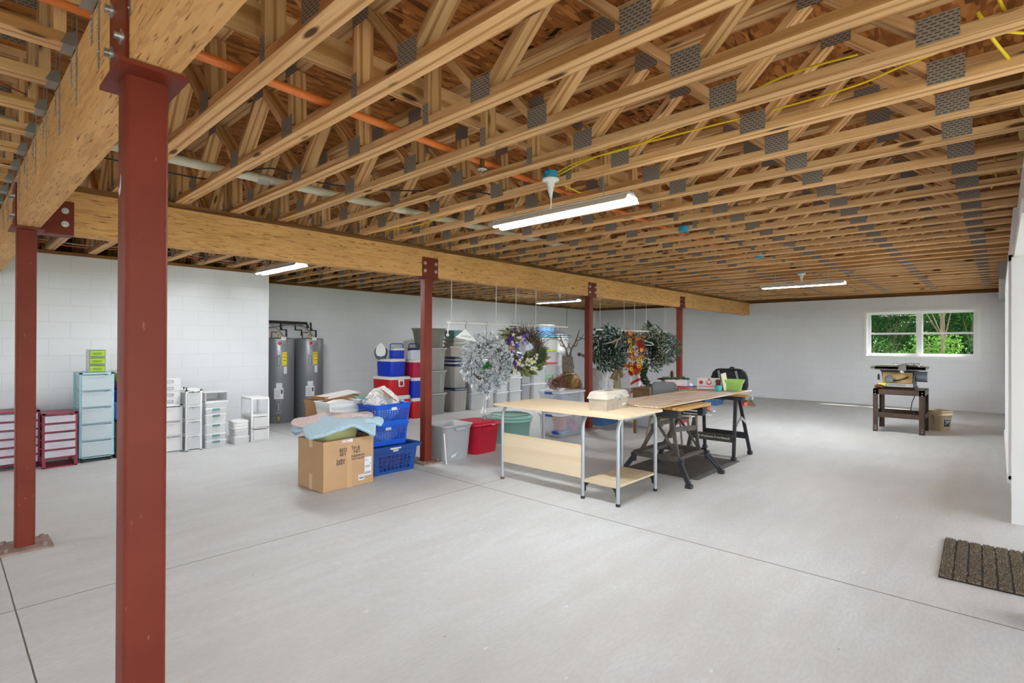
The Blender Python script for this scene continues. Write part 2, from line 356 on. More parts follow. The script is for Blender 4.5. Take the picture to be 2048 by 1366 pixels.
# far window
VN = VINYL
def window(name, x, y0, y1, z0, z1):
    f = MB(); fr = .05
    f.box(x-.012, y0-.055, z0-.055, x+.01, y0, z1+.055).box(x-.012, y1, z0-.055, x+.01, y1+.055, z1+.055)
    f.box(x-.012, y0, z1, x+.01, y1, z1+.055).box(x-.03, y0-.03, z0-.055, x+.01, y1+.03, z0)
    w = struct(name, f, WHITE); ym = (y0+y1)/2; xx = x+.10
    g = MB().box(xx, y0, z0, xx+.05, y0+fr, z1).box(xx, y1-fr, z0, xx+.05, y1, z1).box(xx, y0+fr, z0, xx+.05, y1-fr, z0+.06).box(xx, y0+fr, z1-fr, xx+.05, y1-fr, z1).box(xx-.01, ym-.045, z0, xx+.05, ym+.045, z1)
    o = obj('window_frame', g, VN, w)
    for a, b in ((y0+fr, ym-.045), (ym+.045, y1-fr)):
        zc = (z0+z1)/2+.01; s = MB().box(xx+.012, a, zc-.022, xx+.04, b, zc+.022).box(xx+.015, a, z0+.06, xx+.04, a+.018, z1-fr).box(xx+.015, b-.018, z0+.06, xx+.04, b, z1-fr)
        obj('sash', s, VN, w)
        obj('pane', MB().box(xx+.024, a, z0+.06, xx+.028, b, z1-fr), GLASS, w)
    return w
def glass_mat():
    t = NT('window_glass'); tr = t.n('BsdfTransparent'); gl = t.n('BsdfGlossy'); gl.inputs['Roughness'].default_value = .02
    mx = t.n('MixShader'); mx.inputs[0].default_value = .006; t.l(tr.outputs[0], mx.inputs[1]); t.l(gl.outputs[0], mx.inputs[2]); t.l(mx.outputs[0], t.out.inputs[0]); return t.m
GLASS = glass_mat()
window('window_1', XF, WY0, WY1, WZ0, WZ1)
# right-hand wall with its openings
RW = mat('painted_frame_wall', 'e2e2e0', .5)
m = MB().box(9.3, -.25, 0, 9.8, -.085, WH).box(5.8, -.25, 0, 9.3, -.085, .30).box(5.8, -.25, 2.17, 9.3, -.085, WH).box(5.8, -.25, .30, 6.05, -.085, 2.17)
m.box(9.8, -.42, 0, 10.1, -.25, WH).box(10.1, -.42, 0, 14.2, -.25, .55).box(10.1, -.42, 2.15, 14.2, -.25, WH).box(14.2, -.42, 0, 15.1, -.25, WH)
struct('wall_right', m, RW)
struct('trim_6', MB().box(5.79, -.30, 0, 5.87, -.075, 2.12).box(3.9, -.30, 2.12, 5.87, -.09, 2.2).box(3.83, -.3, 0, 3.9, -.105, 2.2), VINYL, 'white door casing at the right edge')
struct('wall_front', MB().box(-5.7, -1.95, 0, -5.3, -1.8, WH).box(3.45, -1.95, 0, 3.83, -1.8, WH).box(-5.7, -1.95, 2.3, 3.83, -1.8, WH).box(3.68, -1.8, 0, 3.83, -.1, WH), RW)
struct('wall_side', MB().box(-5.7, -1.95, 0, -5.5, YS, WH), BY)
struct('bounce_terrace', MB().box(-6, -6, -.16, 15.3, -.42, -.04), mat('bounce_slab', 'bdbab4', .8, noise=.15))  # unseen pale slab, put in to bounce sunlight up to the ceiling
w = struct('window_2', MB().box(6.05, -.24, .30, 6.11, -.06, 2.17).box(9.24, -.24, .30, 9.3, -.06, 2.17).box(6.05, -.24, .27, 9.3, -.05, .33).box(6.05, -.24, 2.12, 9.3, -.06, 2.2).box(7.64, -.2, .3, 7.71, -.1, 2.17), VINYL)
obj('pane', MB().box(6.1, -.16, .32, 9.25, -.155, 2.13), GLASS, w)
w = struct('window_3', MB().box(10.1, -.4, .55, 10.16, -.2, 2.15).box(14.14, -.4, .55, 14.2, -.2, 2.15).box(10.1, -.4, .5, 14.2, -.2, .57).box(10.1, -.4, 2.1, 14.2, -.2, 2.17).box(12.1, -.38, .55, 12.18, -.24, 2.15), VINYL)
obj('pane', MB().box(10.15, -.32, .56, 14.15, -.315, 2.12), GLASS, w)
plank('trim_7', (9.8, -.055, 2.44), (XF, -.055, 2.44), .11, .24, mat('weathered_header', '9b9690', .7, noise=.2, nscale=3))
struct('trim_8', MB().box(5.87, -.25, 2.17, 9.9, -.112, 2.56).box(3.83, -.25, 2.2, 5.87, -.112, 2.56), RW, 'white boxed header above the openings')
# ------------------------------------------------------------ engineered beams
def beam(name, p0, p1, w, h, m, label, cat='beam'):
    o = member(name, p0, p1, w, h, m, None); return tag(o, label, cat)
BY0, BY1 = 4.97, 5.10
beam('strand_beam', (.48, (BY0+BY1)/2, 2.363), (XF, (BY0+BY1)/2, 2.363), BY1-BY0, .315, LSL, 'long engineered wood beam running to the far wall over the row of red columns')
beam('strand_beam', (.418, -.1, 2.38), (.418, YS, 2.38), .118, .35, LSL, 'thick strand lumber beam overhead on the two left red columns, steel hangers along it')
beam('beam_plate', (.48, (BY0+BY1)/2-.004, 2.54), (XF, (BY0+BY1)/2-.004, 2.54), .15, .04, PLK, 'brown board lying on top of the long beam under the trusses', 'board')

# ------------------------------------------------------------ floor trusses
def cplate(y0, z0, y1, z1, xo=.0455):
    cy, cz = (y0+y1)/2, (z0+z1)/2
    m = MB().box(-(y1-y0)/2, -(z1-z0)/2, -.001, (y1-y0)/2, (z1-z0)/2, .001)
    return m, cy, cz
PL = {}
def add_plate(par, y, z, wy, hz, side):
    k = (wy, hz)
    if k not in PL:
        o = obj('connector_plate', MB().box(-wy/2, -hz/2, -.0012, wy/2, hz/2, .0012), PLATE); PL[k] = o.data
    else:
        o = bpy.data.objects.new('connector_plate', PL[k]); COL.objects.link(o)
    o.parent = par; o.matrix_local = Matrix(((0, 0, -1, side*.0462), (-1, 0, 0, y), (0, 1, 0, z), (0, 0, 0, 1))); return o
CW, CH = .09, .04
def truss(name, label, y0, y1, nb, nt, vert, endy, group, side=-1, top_plates=True):
    """chords run along local Y; nb / nt bottom and top node positions"""
    t = thing(name, label, 'floor truss', group=group)
    member('bottom_chord', (0, y0, ZT+CH/2+.003), (0, y1, ZT+CH/2+.003), CW, CH, PINE, t)
    member('top_chord', (0, y0, ZD-CH/2-.001), (0, y1, ZD-CH/2-.001), CW, CH, PINE, t)
    zb, zt = ZT+CH+.022, ZD-CH-.02
    pts = sorted([(y, 'b') for y in nb]+[(y, 't') for y in nt])
    for (a, ka), (b, kb) in zip(pts, pts[1:]):
        if ka == kb: continue
        da = .035 if b > a else -.035
        member('web', (0, a+da, zb if ka == 'b' else zt), (0, b-da, zb if kb == 'b' else zt), CW-.002, .038, PINE, t)
    for y in vert: member('web', (0, y, ZT+CH+.004), (0, y, ZD-CH-.002), CW-.002, .038, PINE, t, up=(0, 1, 0))
    for y in nb: add_plate(t, y, ZT+.062, .13, .105, side)
    for y in vert: add_plate(t, y, ZT+.06, .045, .11, side)
    if top_plates:
        for y in nt: add_plate(t, y, ZD-.058, .13, .09, side)
    return t
ORD = 'first second third fourth fifth sixth seventh eighth ninth tenth eleventh twelfth thirteenth fourteenth fifteenth sixteenth seventeenth eighteenth nineteenth twentieth'.split()
ORD += ['twenty-'+o for o in ORD[:9]]+['thirtieth']+['thirty-'+o for o in ORD[:9]]
A = truss('floor_truss', 'x', -.25, 5.03, [.17, .98, 1.80, 2.91, 3.68, 4.50], [.59, 1.39, 2.16, 2.86, 3.30, 4.09, 4.82], [-.2, 2.21, 4.93], 4.93, 'floor trusses over the near bay')
B = truss('floor_truss', 'x', 5.04, 9.9, [5.55, 6.35, 7.15, 8.2, 8.95, 9.6], [5.2, 5.95, 6.75, 7.5, 7.85, 8.58, 9.28], [5.09, 7.5, 7.85, 9.84], 5.09, 'floor trusses beyond the long beam')
NT_ = 33
for k in range(NT_):
    xc = .982-.045+.4175*k
    if xc > XF-.1: break
    la = '%s floor truss of the near bay counting from the left beam' % ORD[k]
    lb = '%s floor truss beyond the long beam counting from the left beam' % ORD[k]
    if k == 0: A.location.x = xc; B.location.x = xc; A['label'] = la; B['label'] = lb
    else:
        dup(A, (xc, 0, 0), label=la); dup(B, (xc, 0, 0), label=lb)
# trusses left of the left beam run the other way and hang from it
Cc = truss('floor_truss', 'x', .02, 5.0, [.45, 1.25, 2.05, 3.1, 3.9, 4.7], [.12, .85, 1.65, 2.4, 2.75, 3.5, 4.3], [.05, 2.4, 2.75], 0, 'floor trusses hung left of the beam', side=1, top_plates=True)
hg = MB()
for s in (-1, 1):
    hg.add([(s*.0475, .004, ZT), (s*.0475, .05, ZT), (s*.0475, .03, ZT+.045), (s*.0475, .004, ZT+.06), (s*.049, .004, ZT), (s*.049, .05, ZT), (s*.049, .03, ZT+.045), (s*.049, .004, ZT+.06)], [(0, 1, 2, 3), (7, 6, 5, 4), (0, 4, 5, 1), (1, 5, 6, 2), (2, 6, 7, 3)])
    hg.box(s*.058-.009, .0008, 2.33 if s < 0 else 2.45, s*.058+.009, .0035, ZD-.02)
    for q in range(6): hg.ico((s*.058, .004, 2.35+q*.035 if s < 0 else 2.47+q*.02), .004)
hg.box(-.05, .004, ZT-.001, .05, .04, ZT+.0015)
obj('joist_hanger', hg, GALV, Cc)
for i in range(16):
    y = 2.30-.045+.4175*(i-1)
    la = '%s floor truss hung on the left face of the left beam, counting from the camera' % ORD[i]
    if i == 0: Cc.location = (.36-.0, y, 0); Cc.rotation_euler = (0, 0, PI/2); Cc['label'] = la
    else: dup(Cc, (.36, y, 0), PI/2, la)
# 2x6 strongback running across the near-bay trusses beside the chase
tag(member('strongback_board', (.6, 2.345, 2.80), (XF, 2.345, 2.80), .038, .145, PINE, None), 'long board on edge running through the truss chases of the near bay', 'board')
tag(member('strongback_board', (.6, 7.66, 2.80), (XF, 7.66, 2.80), .038, .145, PINE, None), 'long board on edge running through the trusses beyond the long beam', 'board')
# ------------------------------------------------------------ steel columns
def column(x0, y0, w, label, saddle, base=True, scratch=False):
    """x0,y0 = corner nearest the camera; saddle 'x' / 'y' = the beam direction"""
    t = thing('steel_column', label, 'column', (x0+w/2, y0+w/2, 0), group='red steel columns')
    top = 2.197
    obj('post', MB().loft([(.012, w/2, w/2, .014), (top-.008, w/2, w/2, .014)], 5), RED, t)
    h = w/2+.035
    if saddle == 'x':
        obj('cap_plate', MB().box(-.13, -.085, top-.008, .13, .085, top), RED, t)
        c = (BY0+BY1)/2-(y0+w/2); sp = [(-.09, 1), (.09, 1)]
        for s in (-1, 1):
            yy = c+s*(.065+.005); m = MB().box(-.115, yy-.004, top, .115, yy+.004, top+.235); p = obj('saddle_plate', m, RED, t)
            b = MB()
            for bx in (-.08, .08):
                for bz in (.075, .165): b.cyl((bx, yy+s*.004, top+bz), (bx, yy+s*.009, top+bz), .021).cyl((bx, yy+s*.009, top+bz), (bx, yy+s*.022, top+bz), .012, n=6)
            obj('bolt', b, BOLT, p)
    else:
        obj('cap_plate', MB().box(-.085, -.13, top-.008, .085, .13, top+.004), RED, t)
        c = .418-(x0+w/2)
        for s in (-1, 1):
            xx = c+s*(.059+.005); m = MB().box(xx-.004, -.10, top+.004, xx+.004, .10, top+.30); p = obj('saddle_plate', m, RED, t)
            b = MB()
            for by in (-.065, .065):
                for bz in (.085, .215): b.cyl((xx+s*.004, by, top+bz), (xx+s*.009, by, top+bz), .021).cyl((xx+s*.009, by, top+bz), (xx+s*.024, by, top+bz), .012, n=6)
            obj('bolt', b, BOLT, p)
    bp = MB().box(-.14, -.15, 0, .14, .15, .014)
    for a in (-1, 1):
        for b2 in (-1, 1): bp.cyl((a*.1, b2*.1, .014), (a*.1, b2*.1, .035), .014, n=6)
    obj('base_plate', bp, mat('rusty_base', '9a8478', .7, .2, noise=.3, nscale=14), t)
    if scratch:
        k = MB(); r2 = random.Random(3)
        pts = [(-.045, 1.875), (-.04, 1.86), (-.032, 1.85), (-.02, 1.858), (-.012, 1.872), (-.012, 1.90), (-.018, 1.915), (-.022, 1.895), (-.03, 1.878), (-.036, 1.873)]
        k.add([(-.5*w-.0008, -y, z) for y, z in [(a+.012, b) for a, b in pts]], [tuple(range(len(pts)))])
        obj('paint_scuff', k, mat('paint_scuff', 'd8d4d2', .8), t)
    return t
column(.362, 1.835, .107, 'tall red-brown steel column filling the left foreground, white scuff on it', 'y', scratch=True)
c1 = column(.362, 4.92, .105, 'red-brown steel column where the two wooden beams meet, left of the big one', 'y')
for x, y, lab in ((3.905, 4.985, 'red steel column between the blue laundry baskets and the grey tub'),
                  (7.31, 4.985, 'red steel column beside the clear bins and the reindeer'),
                  (10.72, 4.985, 'red steel column farthest back, behind the white planter box')):
    column(x, y, .105, lab, 'x')
# side bracket that carries the end of the long beam at the corner column
t = thing('beam_bracket', 'bolted red steel bracket joining the long beam to the corner column', 'bracket', (.48, BY0, 2.2))
obj('plate', MB().box(0, -.012, 0, .19, -.003, .235).box(0, -.012, -.008, .19, .13, 0), RED, t)
b = MB()
for bz in (.07, .165): b.cyl((.14, -.012, bz), (.14, -.018, bz), .022).cyl((.14, -.018, bz), (.14, -.03, bz), .012, n=6)
obj('bolt', b, BOLT, t)
# ------------------------------------------------------------ shop lights
def tube_mat(n, k):
    t = NT(n); t.b.inputs['Emission Color'].default_value = (.93, .97, 1, 1); t.b.inputs['Emission Strength'].default_value = TUBE*k; return t.m
TUBEM = tube_mat('lit_tube', 1); TUBEF = tube_mat('lit_tube_strong', 1.5)
CHAINM = mat('chain_steel', 'b4b6b8', .35, .8)
def shop_light(x, y0, y1, z, label, tm=None):
    L = y1-y0; t = thing('shop_light', label, 'light', (x, y0, z), group='hanging tube lights')
    m = MB(); prof = [(-.085, 0), (-.06, .035), (-.03, .05), (-.03, .062), (.03, .062), (.03, .05), (.06, .035), (.085, 0), (.083, .0), (.058, .033), (-.058, .033), (-.083, 0)]
    n = len(prof); m.add([(a, 0, b) for a, b in prof]+[(a, L, b) for a, b in prof], [(i, (i+1) % n, n+(i+1) % n, n+i) for i in range(n)])
    for yy in (0, L):
        for i, j, k, l in ((0, 1, 10, 11), (1, 2, 9, 10), (2, 5, 6, 9), (6, 7, 8, 9)):
            m.add([(prof[q][0], yy, prof[q][1]) for q in (i, j, k, l)], [(0, 1, 2, 3)])
    obj('reflector', m, mat('white_enamel', 'e4e6e8', .35), t)
    for s in (-1, 1): obj('tube', MB().cyl((s*.036, .03, .012), (s*.036, L-.03, .012), .016, n=10), tm or TUBEM, t)
    for yy in (.22, L-.22):
        c = MB(); k = 0; zz = .062
        while z+zz < ZT+.045:
            a = k % 2; c.tube([(.006*math.cos(q*PI/4)*(1-a), yy+.006*math.cos(q*PI/4)*a, zz+.008+.012*math.sin(q*PI/4)) for q in range(8)], .0014, 5, closed=True); zz += .018; k += 1
        obj('chain', c, CHAINM, t)
    return t
shop_light(3.05, 1.75, 3.0, 2.345, 'brightly lit tube light nearest the camera, hanging above the pale table')
shop_light(2.96, 6.17, 7.42, 2.345, 'lit tube light beyond the long beam, above the white wall corner')
shop_light(9.35, 1.72, 2.93, 2.345, 'tube light hanging far away in front of the window wall', TUBEF)
shop_light(9.45, 6.72, 7.9, 2.345, 'small distant tube light behind the hanging wreaths', TUBEF)
shop_light(-3.25, 1.75, 3.0, 2.345, 'added unseen tube light behind the camera, brightening the open floor left of the beam')  # extra lamp out of view, added to lift the room light
shop_light(-3.25, 6.17, 7.42, 2.345, 'added unseen tube light at the far left, brightening the block wall storage')  # second lamp outside the frame, likewise added as fill light
# ------------------------------------------------------------ plastic goods
def frosted(name, col, t_=.45, rough=.35):
    if name in MATS: return MATS[name]
    t = NT(name); t.b.inputs['Base Color'].default_value = (*lin(col), 1); t.b.inputs['Roughness'].default_value = rough
    t.b.inputs['Alpha'].default_value = 1-t_; MATS[name] = t.m; return t.m
CLEAR = frosted('clear_plastic', 'eef0f2', .5); CLEARW = frosted('milky_plastic', 'f0f0f0', .22); CLEARP = frosted('mauve_clear_plastic', 'e6dfe8', .35)
CLEARB = frosted('bluish_clear_plastic', 'dbe8ee', .35); VCLEAR = frosted('very_clear_plastic', 'dfe3e8', .72, .15)
P = lambda n, c, r=.42: mat('plastic_'+n, c, r, noise=.05, nscale=3)
GREY, BEIGE, NAVY, TEAL = P('grey', 'a8a9a4'), P('beige_grey', 'bdb9ae'), P('navy', '1d2c5c'), P('teal', '6f9a92')
DKGREY = P('dark_grey_tote', '868478'); WPL = P('white', 'e9eaea'); CRIM = P('crimson', '9c1c38'); MARO = P('maroon_frame', '8e1f38')
LBLUE = P('light_blue', '9fd3dd'); LIME = P('lime', 'a9cf35'); PINKP = P('hot_pink', 'cc1e78'); RBLUE = P('royal_blue', '0f37c4'); BBLUE = P('basket_blue', '0b56c8')
DBLUE = P('laundry_blue', '12458f'); SGREEN = P('sage_green', '8ab8aa'); SBLUE = P('steel_blue', '4c78a8'); REDT = P('red_tote', 'c01432'); YELP = P('pale_yellow', 'ece6a0')
COLR = P('cooler_red', 'c21c22'); MAROC = P('cooler_maroon', 'b01c48'); CANV = P('cooler_white', 'e3e2dd'); NAVYB = P('navy_black', '22304c')

def tote(label, cat, loc, w, d, h, body, lid=None, rz=0, group=None, name='storage_tote', tap=.84, r=.03, latch=None, lidh=.03, handle=None, ribs=True, lidlabel=None, rim=.018):
    t = thing(name, label, cat, loc, rz, group)
    hw, hd = w/2, d/2; b0 = (hw-.0)*tap, hd*tap; H = h-(lidh*.5 if lid else 0)
    rw, rd = hw-rim, hd-rim
    m = MB()
    zr = H-.055
    def at(z):
        k = z/H; return b0[0]+(rw-b0[0])*k, b0[1]+(rd-b0[1])*k
    secs = [(0, b0[0]-.008, b0[1]-.008, r), (.008, b0[0], b0[1], r), (zr, *at(zr), r), (zr+.004, at(zr)[0]+.007, at(zr)[1]+.007, r), (H-.018, rw+.008, rd+.008, r), (H-.014, hw, hd, r), (H, hw, hd, r)]
    m.loft(secs, 4, cap1=False)
    th = .006
    ins = [(H, hw-th, hd-th, r), (H-.014, rw, rd, r), (.012, b0[0]-th, b0[1]-th, r)]
    m.loft(ins, 4, cap0=False, cap1=False)
    m.loft([(.012, b0[0]-th, b0[1]-th, r), (.0121, b0[0]-th, b0[1]-th, r)], 4, cap0=False)
    m.loft([(H, hw, hd, r), (H+.0005, hw-th, hd-th, r)], 4, cap0=False, cap1=False)
    if ribs:
        for fx in (-.55, .55):
            for sd in (-1, 1):
                x0, y0 = at(.02); x1, y1 = at(zr)
                m.bar((fx*x0, sd*(y0+.001), .02), (fx*x1, sd*(y1+.001), zr), .02, .008, up=(0, 1, 0))
                m.bar((sd*(x0+.001), fx*y0, .02), (sd*(x1+.001), fx*y1, zr), .02, .008, up=(1, 0, 0))
    obj('body', m, body, t)
    if lid:
        l = MB(); z = h-lidh
        l.loft([(z, hw+.004, hd+.004, r), (z+lidh*.6, hw+.006, hd+.006, r), (z+lidh*.62, hw-.012, hd-.012, r), (z+lidh*.45, hw-.035, hd-.035, r), (z+lidh*.47, hw-.05, hd-.05, r), (h, hw-.06, hd-.06, r)], 4, cap0=False)
        obj('lid', l, lid, t, label=lidlabel)
    if latch:
        for s in (-1, 1):
            obj('latch', MB().loft([(h-.06, .012, .045, .01), (h-.004, .014, .05, .01)], 3, c=(s*(hw+.008), 0)), latch, t)
    if handle:
        for s in (-1, 1):
            obj('handle', MB().box(s*(hw-.002)-.012, -.06, H-.05, s*(hw-.002)+.012, .06, H-.02), handle, t)
    return t
def bin_nested_contents(): pass

def drawer_tower(label, loc, w, d, h, n, frame, dmat, z0=0.0, open_below=False, caster=False, group=None, name='drawer_tower', hm=None, rz=0, lip=True, closed_side=False, rail=.014):
    t = thing(name, label, 'drawers', loc, rz, group); hw, hd = w/2, d/2
    cz = .045 if caster else 0; m = MB(); pr = .014
    for sx in (-1, 1):
        for sy in (-1, 1): m.box(sx*(hw-pr)-pr, sy*(hd-pr)-pr, cz, sx*(hw-pr)+pr, sy*(hd-pr)+pr, h)
        if closed_side: m.box(sx*(hw-.003)-.003, -hd+.03, cz, sx*(hw-.003)+.003, hd-.01, h-.01)
    m.box(-hw, -hd, h-.018, hw, hd, h); m.box(-hw, -hd, cz, hw, hd, cz+.012)
    nn = n+(1 if open_below else 0); hh = (h-.018-cz-.012)/nn
    for i in range(1, nn):
        z = cz+.012+i*hh; m.box(-hw, -hd-.001, z-rail/2, hw, -hd+.02, z+rail/2)
        for sx in (-1, 1): m.box(sx*(hw-.008)-.008, -hd, z-rail/2, sx*(hw-.008)+.008, hd, z+rail/2)
    obj('frame', m, frame, t)
    for i in range(1 if open_below else 0, nn):
        z = cz+.012+i*hh+rail/2+.003; zt = cz+.012+(i+1)*hh-rail/2-.006
        b = MB(); x0, x1, y0, y1 = -hw+.02, hw-.02, -hd-.012, hd-.03
        b.box(x0, y0, z, x1, y0+.004, zt).box(x0, y0+.004, z, x0+.003, y1, zt-.01).box(x1-.003, y0+.004, z, x1, y1, zt-.01).box(x0, y1-.003, z, x1, y1, zt-.01).box(x0, y0, z, x1, y1, z+.003)
        dr = obj('drawer', b, dmat, t)
        if lip: obj('handle', MB().box(x0+.06, y0-.012, zt-.022, x1-.06, y0+.001, zt-.012).box(x0, y0-.004, zt-.006, x1, y0+.004, zt), hm or dmat, dr)
    if caster:
        for sx in (-1, 1):
            for sy in (-1, 1): obj('caster', MB().cyl((sx*(hw-.03)-.01, sy*(hd-.03), .022), (sx*(hw-.03)+.01, sy*(hd-.03), .022), .022).box(sx*(hw-.03)-.014, sy*(hd-.03)-.012, .02, sx*(hw-.03)+.014, sy*(hd-.03)+.012, .047), BLACK, t)
    return t
DT = lambda x0, x1, y0, d: (((x0+x1)/2, y0+d/2, 0), x1-x0, d)
l, w, d = DT(.42, .795, 8.03, .38); drawer_tower('wide maroon framed drawer tower on casters half behind the left column', l, w, d, .645, 6, MARO, CLEARP, caster=True)
l, w, d = DT(.795, 1.10, 7.83, .38)
drawer_tower('maroon framed drawer tower with an open bottom bay, beside the light blue tower', l, w, d, .615, 5, MARO, CLEARP, open_below=True)
l, w, d = DT(1.125, 1.455, 7.90, .42); BT = drawer_tower('tall light blue drawer tower on black casters with small lime drawers on top', l, w, d, 1.055, 5, LBLUE, CLEARB, caster=True, rail=.012)
for i in range(3):
    t = thing('mini_drawer', '%s of three small clear boxes with a lime drawer stacked on the light blue tower' % ('bottom', 'middle', 'top')[i], 'drawers', (1.295, 8.02, 1.055+i*.092), 0, 'small lime drawer boxes')
    m = MB().box(-.08, -.1, 0, .08, .1, .003).box(-.08, -.1, .087, .08, .1, .09).box(-.08, -.1, 0, -.077, .1, .09).box(.077, -.1, 0, .08, .1, .09).box(-.08, .097, 0, .08, .1, .09)
    obj('case', m, CLEARW, t); dr = obj('drawer', MB().box(-.072, -.103, .012, .072, .09, .078), LIME, t)
    obj('handle', MB().box(-.038, -.109, .03, .038, -.1035, .05).box(-.044, -.112, .05, .044, -.103, .056), P('lime_dark', '86a81e'), dr)
l, w, d = DT(1.48, 1.82, 7.95, .4)
drawer_tower('black framed two-drawer unit under a blue one, mostly hidden by the big column', l, w, d, .46, 2, BLACK, CLEAR)
l2 = (l[0], l[1], .46); drawer_tower('blue framed single drawer stacked on the black unit behind the big column', l2, w, d, .24, 1, BBLUE, CLEAR)
tote('royal blue bin stacked on the blue framed drawer behind the big column', 'bin', (l[0], l[1], .70), .34, .38, .13, RBLUE)
tote('hot pink bin on the royal blue bin behind the big column', 'bin', (l[0], l[1], .83), .34, .38, .09, PINKP)
tote('lime green bin with a clear lid topping the pile behind the big column', 'bin', (l[0], l[1], .92), .34, .38, .15, LIME, CLEARW)
l, w, d = DT(1.85, 2.165, 7.82, .36); drawer_tower('white three-drawer tower right of the big column', l, w, d, .615, 3, WPL, CLEARW)
for i in range(4):
    t = thing('mini_drawer', '%s of four little clear drawers with dark pulls on the white tower' % ('lowest', 'second lowest', 'second highest', 'highest')[i], 'drawers', (2.03, 7.96, .615+i*.085), 0, 'little clear drawers')
    obj('case', MB().box(-.12, -.1, 0, .12, .1, .083), CLEARW, t)
    obj('pull', MB().box(-.04, -.106, .025, .04, -.1, .029).box(-.04, -.106, .052, .04, -.1, .056).box(-.04, -.106, .025, -.036, -.1, .056).box(.036, -.106, .025, .04, -.1, .056), mat('grey_pull', '6d6e70', .5), t)
# narrow open cart with four drawers
l, w, d = DT(2.18, 2.37, 7.74, .34); t = drawer_tower('narrow white open cart with four clear drawers', l, w, d, .80, 4, WHITE, CLEAR, rail=.03)
for s in (-1, 1): obj('end_knob', MB().cyl((-w/2+.01, s*.05-.1, .80), (-w/2+.01, s*.05-.1, .835), .007), BLACK, t)
# clear bins with teal latches
TL = mat('teal_latch', '5f8f8c', .4)
def clear_bin(label, x0, x1, y0, d, z0, h, mt=CLEARW, latch=TL, group='clear latch bins', lid=True):
    t = thing('clear_bin', label, 'bin', ((x0+x1)/2, y0+d/2, z0), 0, group); w = x1-x0
    obj('body', MB().loft([(0, w/2*.92, d/2*.92, .02), (h-.018, w/2*.98, d/2*.98, .02)], 3), mt, t)
    if lid: obj('lid', MB().loft([(h-.018, w/2, d/2, .02), (h-.006, w/2, d/2, .02), (h-.0005, w/2-.02, d/2-.02, .02)], 3), mt, t)
    if latch: obj('latch', MB().box(-.045, -d/2-.01, h-.04, .045, -d/2+.004, h-.012), latch, t)
    return t
zz = [0, .105, .19, .325, .455, .54]; od = ['bottom', 'second', 'third', 'fourth', 'top']
for i in range(5): clear_bin('%s of five milky bins with teal latches stacked on the floor' % od[i], 2.42, 2.69, 7.78, .34, zz[i], zz[i+1]-zz[i])
clear_bin('shallow milky bin without a latch on the teal latch bins', 2.41, 2.71, 7.77, .36, .54, .085, latch=None)
t = thing('desk_organizer', 'open-fronted clear box lying on top of the teal latch bins', 'organizer', (2.56, 7.95, .625))
obj('shell', MB().box(-.14, -.17, 0, .14, .17, .004).box(-.14, -.17, .116, .14, .17, .12).box(-.14, -.17, 0, -.13, .17, .12).box(.13, -.17, 0, .14, .17, .12).box(-.14, .165, 0, .14, .17, .12), CLEARW, t)
clear_bin('bottom small clear food box beside the shelf cart', 2.79, 3.0, 7.79, .26, 0, .11, latch=None); clear_bin('second small clear food box beside the shelf cart', 2.80, 2.99, 7.80, .24, .11, .09, latch=None)
m = MB()
for i in range(3): m.loft([(i*.04, .1-.004*i, .12, .05), (i*.04+.02, .108, .126, .05), (i*.04+.039, .1, .12, .05)], 5)
tag(obj('plastic_pack', m, WHITE, loc=(2.895, 7.925, .2)), 'puffy white wrapped pack on the small clear food boxes', 'pack')
# shelf cart
t = thing('shelf_cart', 'white two-drawer cart with an open shelf at the wall corner', 'cart', (3.16, 8.03, 0))
m = MB()
for sx in (-1, 1):
    for sy in (-1, 1): m.box(sx*.115-.012, sy*.18-.012, 0, sx*.115+.012, sy*.18+.012, .60)
m.loft([(.60, .128, .195, .02), (.625, .128, .195, .02)], 3).box(-.12, -.19, .355, .12, .19, .375).box(-.12, -.192, .18, .12, .19, .20).box(-.12, -.19, 0, .12, .19, .02)
obj('frame', m, WHITE, t)
for z in (.02, .20): obj('drawer', MB().box(-.10, -.205, z+.005, .10, .17, z+.145), CLEARW, t)

